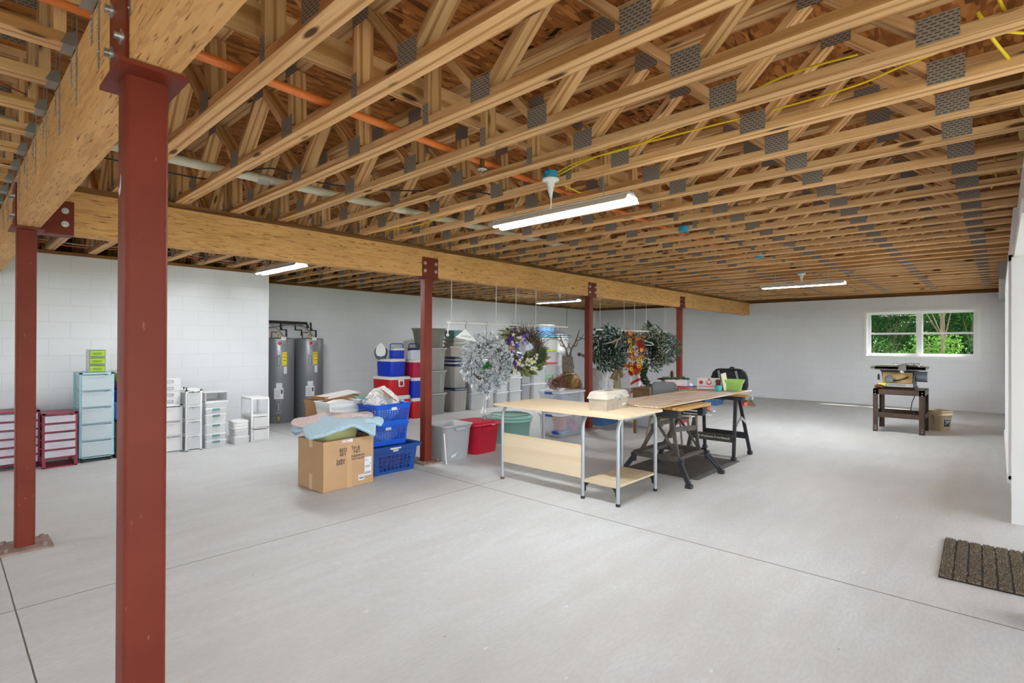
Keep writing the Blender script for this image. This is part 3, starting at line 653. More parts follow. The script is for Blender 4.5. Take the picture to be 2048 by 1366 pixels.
# ------------------------------------------------------------ water heaters
HG = mat('heater_grey', '8b8d91', .35, .35, noise=.06, nscale=2); LAB = mat('paper_label', 'e2e2e4', .7); YEL = mat('energy_label', 'f0d800', .6); INK = mat('label_ink', '3a3a40', .7)
COP = mat('copper_pipe', '8a4a34', .4, .8); FOAM = mat('pipe_insulation', '35302c', .9); BRASS = mat('brass', 'b49a4a', .35, .8); HOSE = mat('braided_hose', '8d8f90', .4, .5)
def heater(label, x, y, rz):
    t = thing('water_heater', label, 'water heater', (x, y, 0), rz, 'water heaters'); R = .258; H = 1.50
    obj('tank', MB().lathe([(R-.02, 0), (R, .01), (R, H-.02), (R-.01, H), (.02, H+.012)], 48), HG, t)
    def patch(nm, a0, a1, z0, z1, m_, e=.003):
        n = 6; q = MB(); vs = []
        for i in range(n+1):
            a = a0+(a1-a0)*i/n; vs += [((R+e)*math.cos(a), (R+e)*math.sin(a), z0), ((R+e)*math.cos(a), (R+e)*math.sin(a), z1), (R*math.cos(a), R*math.sin(a), z0), (R*math.cos(a), R*math.sin(a), z1)]
        fs = []
        for i in range(n): b = i*4; fs += [(b, b+4, b+5, b+1), (b+1, b+5, b+7, b+3), (b, b+2, b+6, b+4)]
        fs += [(0, 1, 3, 2), (n*4, n*4+2, n*4+3, n*4+1)]
        q.add(vs, fs); return obj(nm, q, m_, t)
    F = -PI/2
    for z0, z1 in ((.99, 1.20), (.17, .42)):
        p = patch('access_panel', F-.22, F+.10, z0, z1, HG, .006)
        rr = MB().tube([((R+.01)*math.cos(F-.06+.09*math.cos(a)), (R+.01)*math.sin(F-.06+.09*math.cos(a)), (z0+z1)/2+(.03 if math.sin(a) > 0 else -.03)+.045*math.sin(a)*(1.4)) for a in [2*PI*k/16 for k in range(16)]], .004, 5, closed=True)
        obj('panel_rim', rr, mat('dark_rim', '3c3e40', .4), p)
    y_ = patch('energy_label', F+.16, F+.46, 1.02, 1.25, YEL, .004)
    for z in (1.215, 1.16, 1.10): 
        q = patch('label_ink', F+.2, F+.42, z, z+.008, INK, .0055); q.parent = y_
    patch('paper_label', F+.26, F+.46, .87, 1.0, LAB, .004)
    a = patch('warning_label', F-.34, F+.24, .43, .62, LAB, .004); b = patch('warning_label', F-.22, F+.16, .62, .71, LAB, .004)
    for i in range(7): q = patch('label_ink', F-.30, F+.02, .455+i*.02, .460+i*.02, mat('light_ink', '9a9aa0', .7), .0055); q.parent = a
    q = patch('label_ink', F+.08, F+.18, .52, .59, INK, .0055); q.parent = a
    lg = MB()
    for i in range(3): lg.tube([((R+.004)*math.cos(F-.35+.12*k), (R+.004)*math.sin(F-.35+.12*k), 1.44-.012*(1-((k-3)/3)**2)-.008*i) for k in range(7)], .0015, 4)
    obj('logo_swoosh', lg, LAB, t)
    p = obj('round_badge', MB().disc((R*math.cos(F+.02), R*math.sin(F+.02)-.001, 1.41), (math.cos(F+.02), math.sin(F+.02), 0), .042, 24, 0, .004), mat('badge_red', 'b8202c', .5), t)
    obj('badge_ring', MB().tube([(R*math.cos(F+.02)+.034*math.cos(q_*PI/8), -R-.006, 1.41+.034*math.sin(q_*PI/8)) for q_ in range(16)], .004, 5, closed=True), LAB, p)
    text('Rheem', .035, LAB, t, (-.03, -R-.006, 1.47), (PI/2, 0, 0))
    obj('white_tag', MB().box(.02, -R-.006, 1.46, .10, -R+.02, 1.52), LAB, t)
    obj('drain_valve', MB().cyl((-.02, -R+.01, .10), (-.02, -R-.05, .10), .022).cyl((-.02, -R-.05, .10), (-.02, -R-.052, .06), .012), BRASS, t)
    c = MB().tube([(-.12, -.02, H), (-.12, -.02, H+.11), (-.02, -.02, H+.11)], .011, 8).tube([(.12, -.02, H), (.12, -.02, H+.15), (.05, -.02, H+.15), (.05, -.02, H+.19)], .011, 8)
    obj('pipe', c, COP, t)
    obj('pipe_insulation', MB().tube([(.12, -.02, H+.03), (.12, -.02, H+.15), (.03, -.02, H+.15), (.03, .02, H+.30)], .018, 8), FOAM, t)
    obj('relief_valve', MB().cyl((0, -.08, H), (0, -.08, H+.07), .02).cyl((0, -.08, H+.07), (0, -.12, H+.08), .012), BRASS, t)
    hs = [(.06+.02*k, -.03, H+.02+.20*math.sin(k/8*PI*.55)) for k in range(9)]
    obj('hose', MB().tube([(.10-.30*(k/8), -.05, H+.0+.26*math.sin(k/8*PI/2)) for k in range(9)], .011, 8), HOSE, t)
    return t
heater('grey water heater partly hidden by the corner of the white block wall', 4.16, 9.53, -.35)
heater('grey water heater standing clear of the wall corner on the right', 4.77, 9.62, -.33)
t = thing('water_pipes', 'dark insulated pipes running above the two water heaters and up the wall', 'pipe', (3.75, 9.78, 0))
obj('riser', MB().tube([(.02, 0, 1.72), (.08, .05, 2.56)], .022, 8), FOAM, t)
obj('manifold', MB().tube([(-.08, 0, 1.80), (.45, 0, 1.80), (.75, 0, 1.795), (1.03, -.04, 1.79), (1.05, -.06, 1.70)], .026, 8).tube([(.82, 0, 1.79), (.82, -.02, 1.66), (.93, -.04, 1.66), (.93, -.04, 1.55)], .016, 8), FOAM, t)
obj('hose', MB().tube([(.1, -.05, 1.66), (.4, -.05, 1.70), (.7, -.05, 1.76), (1.0, -.06, 1.72), (1.08, -.1, 1.62), (1.1, -.1, 1.54)], .012, 8), HOSE, t)

# ------------------------------------------------------------ coolers
def cooler(label, loc, w, d, h, body, lid, handle='side', rz=0, hmat=None):
    t = thing('cooler', label, 'cooler', loc, rz, 'picnic coolers'); hw, hd = w/2, d/2; hl = max(.045, h*.16)
    obj('body', MB().loft([(0, hw*.90, hd*.90, .03), (.012, hw*.93, hd*.93, .035), (h-hl, hw*.97, hd*.97, .035)], 5), body, t)
    obj('lid', MB().loft([(h-hl, hw, hd, .035), (h-.012, hw, hd, .035), (h-.001, hw-.02, hd-.02, .03)], 5), lid, t)
    hm = hmat or lid
    if handle == 'side':
        for s in (-1, 1):
            m = MB().bar((-.05, s*(hd+.012), h-hl-.02), (-.05, s*(hd+.012), h-hl-.12), .018, .014).bar((.05, s*(hd+.012), h-hl-.02), (.05, s*(hd+.012), h-hl-.12), .018, .014).bar((-.06, s*(hd+.012), h-hl-.12), (.06, s*(hd+.012), h-hl-.12), .014, .02).box(-.06, s*hd-.012, h-hl-.03, .06, s*hd+.018, h-hl-.005)
            obj('handle', m, hm, t)
    elif handle == 'bail':
        obj('handle', MB().tube([(-hw-.006, 0, h-.06), (-hw-.006, 0, h+.06), (-hw+.02, 0, h+.075), (hw-.02, 0, h+.075), (hw+.006, 0, h+.06), (hw+.006, 0, h-.06)], .009, 6), hm, t)
    elif handle == 'slot':
        obj('grip', MB().loft([(h-hl-.09, .055, .008, .006), (h-hl-.04, .075, .014, .006)], 3, c=(0, -hd*.96)), body, t)
    return t
cooler('large red cooler on the floor hidden behind the blue baskets', (5.80, 8.42, 0), .46, .60, .45, COLR, CANV)
cooler('large red cooler with white lid and handle under the big blue cooler', (5.80, 8.42, .45), .46, .60, .35, COLR, CANV)
cooler('big royal blue cooler with white lid on the red cooler', (5.77, 8.40, .80), .33, .50, .33, RBLUE, CANV, 'slot')
cooler('small royal blue lunch cooler with blue bail handle, on top of the pile', (5.80, 8.26, 1.13), .27, .17, .20, RBLUE, CANV, 'bail', 0, RBLUE)
cooler('small red cooler with white lid on the floor beside the grey tote stack', (6.19, 8.26, 0), .30, .42, .385, COLR, CANV, 'slot')
cooler('royal blue cooler on the small red one, beside the grey tote stack', (6.19, 8.26, .385), .30, .42, .385, RBLUE, CANV, 'slot')
cooler('raspberry red cooler with white lid half behind the middle column', (6.19, 8.26, .77), .30, .42, .34, MAROC, CANV, 'slot')
cooler('pale grey lunch cooler with navy lid and bail on the raspberry cooler', (6.12, 8.16, 1.11), .22, .16, .22, P('pale_grey', 'd5d8e2'), NAVYB, 'bail', 0, NAVYB)
t = thing('cooler', 'slate cooler with rounded white end at the top left of the cooler pile', 'cooler', (5.67, 8.58, 1.13), -.6, 'picnic coolers')
obj('body', MB().loft([(0, .09, .16, .03), (.08, .12, .19, .04), (.14, .125, .20, .04)], 5), P('slate', '5a6c78'), t)
prof = [(0, .30), (.05, .25), (.085, .18), (.09, .12), (.07, .06), (0, .035)]
m = MB(); pts = prof+[(-a, b) for a, b in prof[-2:0:-1]]; n = len(pts)
m.add([(a, -.21, b) for a, b in pts]+[(a, -.18, b) for a, b in pts], [tuple(range(n)), tuple(reversed(range(n, 2*n)))]+[(i, i+n, (i+1) % n+n, (i+1) % n) for i in range(n)])
obj('end_panel', m, WPL, t); obj('lid', MB().loft([(.14, .12, .19, .04), (.19, .1, .17, .04)], 5), P('slate', '5a6c78'), t)

# ------------------------------------------------------------ rows of totes along the back wall
def stackrow(x0, x1, y0, d, levels, group):
    for z0, z1, lab, body, lid, kw in levels:
        tote(lab, 'storage tote', ((x0+x1)/2, y0+d/2, z0), x1-x0, d, z1-z0, body, lid, group=group, **kw)
G1 = 'grey totes in the tall stack'
stackrow(6.36, 6.96, 8.18, .42, [(0, .43, 'bottom grey tote of the tall stack behind the middle column', GREY, GREY, {}), (.43, .88, 'second grey tote up in the tall stack behind the middle column', GREY, GREY, {}),
    (.88, 1.33, 'third grey tote up in the tall stack behind the middle column', GREY, GREY, {}), (1.33, 1.715, 'dark olive grey tote topping the tall stack, no lid', DKGREY, None, {'tap': .76})], G1)
stackrow(7.17, 7.56, 8.19, .56, [(0, .49, 'beige tote with navy lid on the floor right of the tall grey stack', BEIGE, NAVY, {'lidh': .05}), (.49, .99, 'beige tote with navy lid, upper one right of the tall grey stack', BEIGE, NAVY, {'lidh': .05})], 'beige totes with navy lids')
for i, (c, lb) in enumerate(((WPL, 'white'), (NAVY, 'navy'), (GREY, 'grey'), (NAVYB, 'dark navy'))):
    tag(obj('loose_lid', MB().loft([(0, .19, .27, .03), (.02, .195, .275, .03), (.022, .17, .25, .03), (.034, .165, .245, .03)], 4), c, loc=(7.36, 8.47, .99+i*.036)), 'loose %s tote lid in the pile on the beige totes' % lb, 'lid', 'loose tote lids')
BACKG = P('beige_pink', 'cfc6bb')
for i, (z0, z1, c, lb) in enumerate(((0, .38, BACKG, 'bottom'), (.38, .74, BACKG, 'second'), (.74, 1.10, BACKG, 'third'), (1.10, 1.35, BACKG, 'fourth'), (1.35, 1.45, BEIGE, 'fifth, shallow'), (1.45, 1.54, BEIGE, 'sixth, shallow'), (1.54, 1.71, TEAL, 'topmost, teal'))):
    w_ = .56 if i < 4 else .42
    tote('%s tote of the stack against the back wall behind the navy lids' % lb, 'storage tote', (7.98+(.03 if i > 3 else 0), 9.15, z0), w_, .40, z1-z0, c, GREY if i < 6 else None, group='totes against the back wall', ribs=False)
def wbin(lab, x0, x1, y0, d, z0, z1, body=CLEARW, lid=WPL, latch=None, group='white totes in the back row'):
    return tote(lab, 'storage tote', ((x0+x1)/2, y0+d/2, z0), x1-x0, d, z1-z0, body, lid, group=group, ribs=False, tap=.9, lidh=.025, latch=latch)
MILK = P('milk_white', 'dfe1e2')
for x0, x1, lv, nm, bd in ((7.64, 8.13, (0, .38, .74, 1.08), 'first', MILK), (8.15, 8.38, (0, .38, .74), 'narrow second', CLEARW), (8.41, 8.78, (0, .335, .63, .92, 1.2), 'third', MILK), (8.82, 9.24, (0, .345, .65, .955, 1.22), 'fourth', MILK)):
    for i in range(len(lv)-1):
        wbin('%s white tote from the floor in the %s column of the white row' % (('bottom', 'second', 'third', 'fourth')[i], nm), x0, x1, 8.17+(.05 if nm[0] == 'n' else 0), .45, lv[i], lv[i+1], bd)
TG = P('trash_grey', 'b3b4b8')
for i, (a, b) in enumerate(((0, .47), (.47, .93))): tote('%s grey bin between the white stacks behind the grapevine wreath' % ('lower', 'upper')[i], 'storage tote', (9.45, 8.42, a), .34, .42, b-a, TG, TG, tap=.88, group='grey bins in the white row', lidh=.04)
for i, (a, b) in enumerate(((0, .46), (.46, .87), (.87, 1.15))): wbin('%s wide white tote in the stack right of the grey bins' % ('bottom', 'middle', 'top')[i], 9.66, 10.14, 8.17, .45, a, b, MILK)
for i, (a, b, c, n_) in enumerate(((0, .30, P('lid_white2', 'e6e6e6'), 'white'), (.30, .60, P('lid_green', '7fd08a'), 'green'), (.60, .93, P('lid_red', 'd8262c'), 'red'), (.93, 1.27, P('lid_yellow', 'd3dc2a'), 'yellow'), (1.27, 1.62, P('lid_aqua', '5cc7d8'), 'aqua'))):
    tote('clear bin with %s lid in the colourful column behind the hangers' % n_, 'storage tote', (10.62, 8.60, a), .50, .42, b-a, CLEAR, c, tap=.86, group='clear bins with coloured lids', ribs=False, lidh=.03)
t = thing('round_tub', 'round blue tinted tub with white lid on top of the colourful column', 'tub', (10.62, 8.60, 1.62))
obj('body', MB().lathe([(.21, 0), (.235, .02), (.245, .25)], 32), frosted('blue_clear', '7fb0dc', .25), t); obj('lid', MB().lathe([(.26, .25), (.262, .275), (.24, .282), (.0, .285)], 32), WPL, t); obj('band', MB().lathe([(.252, .225), (.252, .25)], 32, cap=False), RBLUE, t)
for i, (a, b) in enumerate(((0, .42), (.42, .82), (.82, 1.22))): tote('%s clear bin of the stack standing behind the driftwood reindeer' % ('bottom', 'middle', 'top')[i], 'storage tote', (11.22, 8.62, a), .46, .42, b-a, CLEAR, CLEAR, tap=.88, group='clear bins behind the reindeer', ribs=False, lidh=.03)
t = thing('canister', 'tall white canister with blue rim on the clear bins behind the reindeer', 'canister', (11.22, 8.60, 1.22))
obj('body', MB().loft([(0, .16, .16, .05), (.42, .18, .18, .05)], 5), WPL, t); obj('lid', MB().loft([(.42, .185, .185, .05), (.45, .185, .185, .05)], 5), WPL, t); obj('rim_band', MB().loft([(.405, .187, .187, .05), (.425, .187, .187, .05)], 5, cap0=False, cap1=False), RBLUE, t)
obj('handle', MB().tube([(-.05, -.185, .26), (-.05, -.2, .30), (0, -.2, .33), (.05, -.2, .30), (.05, -.185, .26)], .006, 6), BLACK, t)
# ------------------------------------------------------------ cardboard box with its load
CARD = mat('cardboard', 'bf9a72', .8, noise=.06, nscale=5); CARD2 = mat('cardboard_edge', 'a67c50', .9); TAPE = mat('packing_tape', 'd5b994', .35)
t = thing('cardboard_box', 'open brown shipping box with printed store lettering, laundry piled on it', 'box', (2.46, 4.68, 0), .03)
bw, bd_, bh = .56, .47, .48; e = .005
obj('body', MB().box(0, 0, 0, bw, e, bh).box(0, bd_-e, 0, bw, bd_, bh).box(0, 0, 0, e, bd_, bh).box(bw-e, 0, 0, bw, bd_, bh).box(0, 0, 0, bw, bd_, e), CARD, t)
obj('top_edge', MB().box(-.001, -.001, bh-.004, bw+.001, e+.001, bh+.001).box(-.001, 0, bh-.004, e+.001, bd_, bh+.001), CARD2, t)
obj('packing_tape', MB().box(-.0015, .19, bh-.07, 0, .25, bh).box(-.0015, .19, 0, 0, .25, .15), TAPE, t)
obj('packing_tape', MB().box(.255, -.0008, .0, .31, 0, bh-.06), mat('clear_tape', 'cba478', .25), t)
INKB = mat('navy_print', '26263c', .7)
def bt(s, x, z, size, sx=1, bold=False): text(s, size, INKB, t, (x, -.0015, z), (PI/2, 0, 0), sx=sx, bold=bold)
bt('BED', .215, .375, .052, .9); bt('BEY', .213, .335, .044, .95); bt('TH &', .352, .380, .052, .85); bt('ND', .365, .342, .044, 1.1)
bt('buybuy', .19, .283, .036, .9); bt('BABY.', .19, .252, .044, .85); bt('HARMON', .378, .300, .034, 1); bt('FACE VALUES', .378, .272, .024, 1)
lb = obj('shipping_label', MB().box(.455, -.002, .085, .535, -.0005, .27), LAB, t); m = MB()
for i in range(9): m.box(.46+i*.0075, -.003, .10, .463+i*.0075+(i % 3)*.001, -.002, .125).box(.462+i*.007, -.003, .165, .4645+i*.007, -.002, .187)
m.box(.517, -.003, .195, .528, -.002, .206).box(.46, -.003, .245, .49, -.002, .249).box(.46, -.003, .232, .50, -.002, .235)
obj('label_print', m, mat('label_print_grey', '77777d', .7), lb)
lb = obj('shipping_label', MB().box(.385, -.002, .05, .45, -.0005, .105), LAB, t); obj('label_print', MB().box(.392, -.003, .062, .444, -.002, .078).box(.395, -.003, .088, .44, -.002, .092), MATS['label_print_grey'], lb)
lb = obj('red_sticker', MB().box(.20, -.002, .445, .32, -.0005, .478), LAB, t); rp = mat('red_print', 'd23248', .6)
obj('sticker_print', MB().box(.205, -.003, .45, .28, -.002, .454).box(.205, -.003, .47, .28, -.002, .474).box(.205, -.003, .45, .209, -.002, .474).box(.245, -.003, .452, .249, -.002, .472), rp, lb)
# pale yellow tub inside the box
def open_tub(label, cat, loc, w, d, h, m_, rz=0, name='plastic_tub', tap=.8, z=None):
    return tote(label, cat, loc, w, d, h, m_, None, rz, None, name, tap, .05, ribs=False, rim=.012)
open_tub('pale yellow plastic tub sitting inside the cardboard box', 'tub', (2.72, 4.95, .36), .44, .33, .24, YELP, .12)
def cloth(name, label, cat, c, sx, sy, seed, m_, amp=.03, droop=.12, n=34, rz=0, thick=.02, lobes=5):
    rr = random.Random(seed); ph = [rr.uniform(0, 6.28) for _ in range(8)]; m = MB(); vs = []
    for j in range(n+1):
        for i in range(n+1):
            u, v = i/n*2-1, j/n*2-1; r = math.sqrt(u*u+v*v)/1.414
            k = 1+.10*math.sin(3*math.atan2(v, u)+ph[0])+.07*math.sin(5*math.atan2(v, u)+ph[1])
            z = -droop*max(0, r-.42)**1.3*3.2+amp*(math.sin(u*lobes+v*2.2+ph[2])*.5+math.sin(v*lobes*1.3-u*3+ph[3])*.4+math.sin(u*11+v*7+ph[4])*.18)
            vs.append((u*sx*k*math.sqrt(1-.42*v*v), v*sy*k*math.sqrt(1-.42*u*u), z))
    fs = [(j*(n+1)+i, j*(n+1)+i+1, (j+1)*(n+1)+i+1, (j+1)*(n+1)+i) for j in range(n) for i in range(n)]
    m.add(vs, fs, 0, True); o = obj(name, m, m_, loc=c, rot=(0, 0, rz))
    s = o.modifiers.new('thick', 'SOLIDIFY'); s.thickness = thick; s.offset = 1; o.modifiers.new('sub', 'SUBSURF').render_levels = 1
    if label: tag(o, label, cat)
    return o
TOWEL = mat('pale_blue_towel', 'b3cfdb', .95, noise=.1, nscale=60, bump=.3); PTOW = mat('pale_pink_cloth', 'd8c4c2', .95, noise=.12, nscale=40, bump=.3)
cloth('towel', 'pale blue towel draped over the yellow tub on the cardboard box', 'towel', (2.73, 4.90, .625), .40, .29, 4, TOWEL, .03, .085, thick=.04, rz=-.15)
cloth('folded_blanket', 'pale pink striped blanket bunched on the blue towel', 'blanket', (2.72, 5.00, .66), .36, .19, 9, PTOW, .018, .05, thick=.03, rz=-.25)
cloth('folded_towel', 'second pale blue towel end reaching over toward the blue baskets', 'towel', (2.99, 4.80, .625), .18, .09, 14, TOWEL, .012, .05, thick=.03, rz=-.1)
cloth('folded_sleeve', 'folded pink cloth end lying at the right of the blue towel', 'cloth', (2.95, 4.88, .665), .16, .08, 15, PTOW, .01, .03, thick=.03, rz=-.35)

# perforated baskets: walls built from bars so that the holes are real
def basket(label, loc, w, d, h, m_, rz=0, nx=11, ny=9, nz=5, group='perforated laundry baskets', tap=.9, hole=.55, name='storage_basket', pattern='grid', rimw=.02, handle_tag=True):
    t = thing(name, label, 'basket', loc, rz, group); hw, hd = w/2, d/2; m = MB()
    z0, z1 = .05, h-.05
    def pt(s, a, z):      # s side 0 front(-y) 1 right 2 back 3 left ; a in -1..1
        k = tap+(1-tap)*z/h; X, Y = hw*k, hd*k
        return ((a*X, -Y, z), (X, a*Y, z), (-a*X, Y, z), (-X, -a*Y, z))[s]
    th = .003
    for s in range(4):
        nn = nx if s in (0, 2) else ny
        nrm = ((0, 1, 0), (1, 0, 0), (0, 1, 0), (1, 0, 0))[s]; L = (w if s in (0, 2) else d)
        def slab(a0, a1, za, zb):
            ps = [Vector(pt(s, a0, za)), Vector(pt(s, a1, za)), Vector(pt(s, a1, zb)), Vector(pt(s, a0, zb))]; nv = Vector(nrm)*th*.5
            vs = [p-nv for p in ps]+[p+nv for p in ps]
            m.add(vs, [(0, 1, 2, 3), (7, 6, 5, 4), (0, 4, 5, 1), (1, 5, 6, 2), (2, 6, 7, 3), (3, 7, 4, 0)])
        if pattern == 'grid':
            slab(-1, 1, 0, z0); slab(-1, 1, z1, h)
            dz = (z1-z0)/nz
            for k in range(nz+1):
                zc = z0+k*dz
                slab(-.93, .93, max(zc-dz*(1-hole)/2, z0), min(zc+dz*(1-hole)/2, z1))
            slab(-1, -.90, z0, z1); slab(.90, 1, z0, z1)
            da = 1.8/nn
            for k in range(1, nn): a = -.9+k*da; slab(a-da*(1-hole)/2, a+da*(1-hole)/2, z0, z1)
        else:                # woven block pattern: groups of slots turned by quarter
            slab(-1, 1, 0, .03); slab(-1, 1, h-.10, h); slab(-1, -.78, .03, h-.10); slab(.78, 1, .03, h-.10)
            cz = (h-.13)/4; ca = 1.56/8
            for r_ in range(4):
                for c_ in range(8):
                    za, a0 = .03+r_*cz, -.78+c_*ca
                    if (r_+c_) % 2:
                        for q in (0, .42, .84): slab(a0, a0+ca, za+q*cz, za+(q+.16)*cz)
                        slab(a0, a0+ca*.14, za, za+cz); slab(a0+ca*.86, a0+ca, za, za+cz)
                    else:
                        for q in (0, .40, .80): slab(a0+q*ca, a0+(q+.2)*ca, za, za+cz)
                        slab(a0, a0+ca, za, za+cz*.12); slab(a0, a0+ca, za+cz*.88, za+cz)
    kb = tap; m.box(-hw*kb, -hd*kb, 0, hw*kb, hd*kb, .004)
    body = obj('body', m, m_, t)
    r = MB(); r.loft([(h-.008, hw+.002, hd+.002, .03), (h-.008, hw+rimw, hd+rimw, .04), (h+.002, hw+rimw, hd+rimw, .04), (h+.004, hw-.002, hd-.002, .03), (h-.008, hw-.004, hd-.004, .03)], 5, cap0=False, cap1=False)
    if rimw > .03: r.loft([(h-.035, hw+rimw-.004, hd+rimw-.004, .04), (h, hw+rimw, hd+rimw, .04)], 5, cap0=False, cap1=False)
    obj('rim', r, m_, t)
    if handle_tag: obj('brand_tag', MB().box(-.035, -hd*.98-.006, h-.065, .035, -hd*.96, h-.035), LAB, t)
    return t
B1 = basket('dark blue laundry basket with wide rim and woven slots, on the floor by the column', (3.40, 5.06, 0), .58, .42, .30, DBLUE, 0, pattern='weave', rimw=.045, group=None, tap=.88, name='laundry_basket')
obj('handle_grip', MB().loft([(.275, .07, .012, .01), (.292, .07, .014, .01)], 3, c=(-.04, -.262)), mat('cream_grip', 'd8d0c0', .5), B1)
basket('bright blue perforated basket, middle of the three stacked by the column', (3.33, 5.08, .305), .52, .38, .23, BBLUE, 0, 13, 9, 7, hole=.6)
basket('bright blue perforated basket on top of the stack, heaped with white bags', (3.30, 4.98, .535), .46, .42, .23, BBLUE, .10, 12, 10, 6, hole=.62)
basket('white perforated basket standing on the laundry over the cardboard box', (2.92, 5.20, .665), .40, .30, .135, WPL, .02, 11, 10, 5, hole=.36, handle_tag=False)
# contents
BAGM = mat('white_bag', 'eceae6', .35, noise=.05, nscale=20); 
def crumple(name, label, cat, c, s, seed, m_, par=None, amp=.22):
    rr = random.Random(seed); ph = [rr.uniform(0, 6) for _ in range(9)]; m = MB(); n = 18; vs = []
    for i in range(n+1):
        a = PI*i/n
        for k in range(2*n):
            b = PI*k/n; q = 1+amp*(math.sin(3*b+ph[0]+2*a)*.5+math.sin(5*b+4*a+ph[1])*.35+math.sin(9*b-7*a+ph[2])*.22+math.sin(14*a+6*b+ph[3])*.12)
            vs.append((s[0]*math.sin(a)*math.cos(b)*q, s[1]*math.sin(a)*math.sin(b)*q, -s[2]*math.cos(a)*q))
    N = 2*n; m.add(vs, [(i*N+k, i*N+(k+1) % N, (i+1)*N+(k+1) % N, (i+1)*N+k) for i in range(n) for k in range(N)], 0, False)
    o = obj(name, m, m_, par, loc=c)
    if label: tag(o, label, cat)
    return o
crumple('plastic_bag', 'large white plastic bag bulging from the top blue basket', 'bag', (3.36, 5.05, .73), (.185, .15, .19), 1, BAGM, amp=.15)
crumple('plastic_bag', 'crumpled translucent bag at the left of the top blue basket', 'bag', (3.17, 4.95, .785), (.12, .11, .075), 2, mat('thin_bag', 'dedddb', .25), amp=.25)
tag(obj('cardboard_piece', MB().box(-.05, -.09, 0, .05, .09, .012), CARD2, loc=(3.34, 4.90, .84), rot=(.5, .5, .4)), 'bit of brown cardboard sticking out of the white bags', 'cardboard')
tag(obj('magazine', MB().box(-.11, -.08, 0, .11, .08, .008).box(-.11, -.08, .008, -.05, .08, .0085), mat('teal_cover', '6fb0b0', .5), loc=(3.10, 4.99, .825), rot=(.15, .1, .5)), 'magazine with teal cover edge among the bags', 'magazine')
crumple('laundry', 'red and white clothes inside the dark blue laundry basket', 'clothes', (3.42, 5.06, .13), (.22, .15, .11), 5, mat('red_clothes', 'b23a4c', .9, noise=.5, nscale=9), amp=.12)
crumple('laundry', 'white linens filling the middle blue basket', 'clothes', (3.33, 5.08, .41), (.22, .155, .10), 6, BAGM, amp=.1)
crumple('laundry', 'pale linens heaped inside the white perforated basket', 'clothes', (2.92, 5.20, .745), (.16, .12, .065), 8, BAGM, amp=.12)
tag(obj('flat_box', MB().box(-.22, -.12, 0, .22, .12, .035), CARD2, loc=(3.02, 5.45, .80), rot=(0, 0, .1)), 'flat brown box lying behind the white basket', 'box')
tag(obj('paper_bag', MB().box(-.22, -.10, 0, .22, .10, .012), BAGM, loc=(3.04, 5.43, .84), rot=(.06, -.08, .2)), 'flat white bag lying on the flat brown box', 'bag')
open_tub('brown tub standing behind the three blue baskets', 'tub', (2.98, 5.50, 0), .50, .34, .795, CARD2)
crumple('plastic_bag', 'clear bag of odds and ends on the floor behind the middle column', 'bag', (3.72, 5.50, .45), (.12, .12, .14), 12, mat('hazy_bag', 'c9ccc8', .3, noise=.3, nscale=8), amp=.15)
tag(obj('wooden_crate', MB().box(-.17, -.16, 0, .17, .16, .012).box(-.17, -.16, 0, .17, -.148, .32).box(-.17, .148, 0, .17, .16, .32).box(-.17, -.16, 0, -.158, .16, .32).box(.158, -.16, 0, .17, .16, .32).box(-.16, -.15, .30, .16, .15, .31), mat('dark_crate', '5b3d26', .8), loc=(3.74, 5.52, 0)), 'dark wooden crate behind the foot of the middle column', 'crate')

# ------------------------------------------------------------ tubs right of the column
GT = tote('open pale grey tub with torn stickers right of the middle column', 'storage tote', (4.30, 5.03, 0), .50, .44, .43, P('light_grey', 'b9babc'), None, .0, None, tap=.80, r=.07, rim=.02, name='storage_tub', ribs=False)
m = MB()
for x, z in ((-.10, .05), (-.06, .06)): m.add([(x, -.188, z-.02), (x+.02, -.189, z), (x+.035, -.191, z+.045), (x+.012, -.189, z+.02), (x-.01, -.188, z+.01)], [(0, 1, 2, 3, 4)])
obj('sticker_scrap', m, LAB, GT)
obj('handle', MB().loft([(.37, .07, .012, .006), (.40, .085, .02, .008)], 3, c=(0, -.222)), MATS['plastic_light_grey'], GT)
tag(obj('white_rod', MB().cyl((0, 0, 0.0), (-.035, .0, .36), .008, n=8), WHITE, loc=(4.05, 4.77, 0)), 'thin white rod leaning on the grey tub', 'rod')
RT = tote('red tub with flat red lid between the grey tub and the round green tub', 'storage tote', (4.82, 5.08, 0), .52, .52, .405, REDT, REDT, .0, None, tap=.80, r=.08, rim=.02, name='storage_tub', ribs=False, lidh=.035)
obj('handle', MB().loft([(.30, .10, .012, .006), (.345, .13, .03, .01)], 3, c=(0, -.235)), REDT, RT); obj('white_label', MB().box(.04, -.262, .362, .10, -.259, .378), LAB, RT)
t = thing('round_tub', 'big round sage green tub with lid behind the pale table leg', 'tub', (5.62, 5.20, 0))
obj('body', MB().lathe([(.245, 0), (.262, .012), (.295, .31), (.318, .312), (.318, .33), (.305, .332), (.305, .35), (.322, .352), (.322, .372)], 44), SGREEN, t)
obj('lid', MB().lathe([(.325, .365), (.328, .385), (.31, .392), (.295, .388), (.28, .378), (.0, .376)], 44), SGREEN, t)
obj('coiled_cord', MB().tube([(.29*math.cos(a*.2)*(1-.002*a), .29*math.sin(a*.2)*(1-.002*a), .396+.004*math.sin(a*.9)) for a in range(40)], .004, 5), mat('green_cord', '4a6a58', .6), t)
for s in (-1, 1): obj('handle', MB().box(s*.31-.02, -.07, .30, s*.345+.01, .07, .325), SGREEN, t)
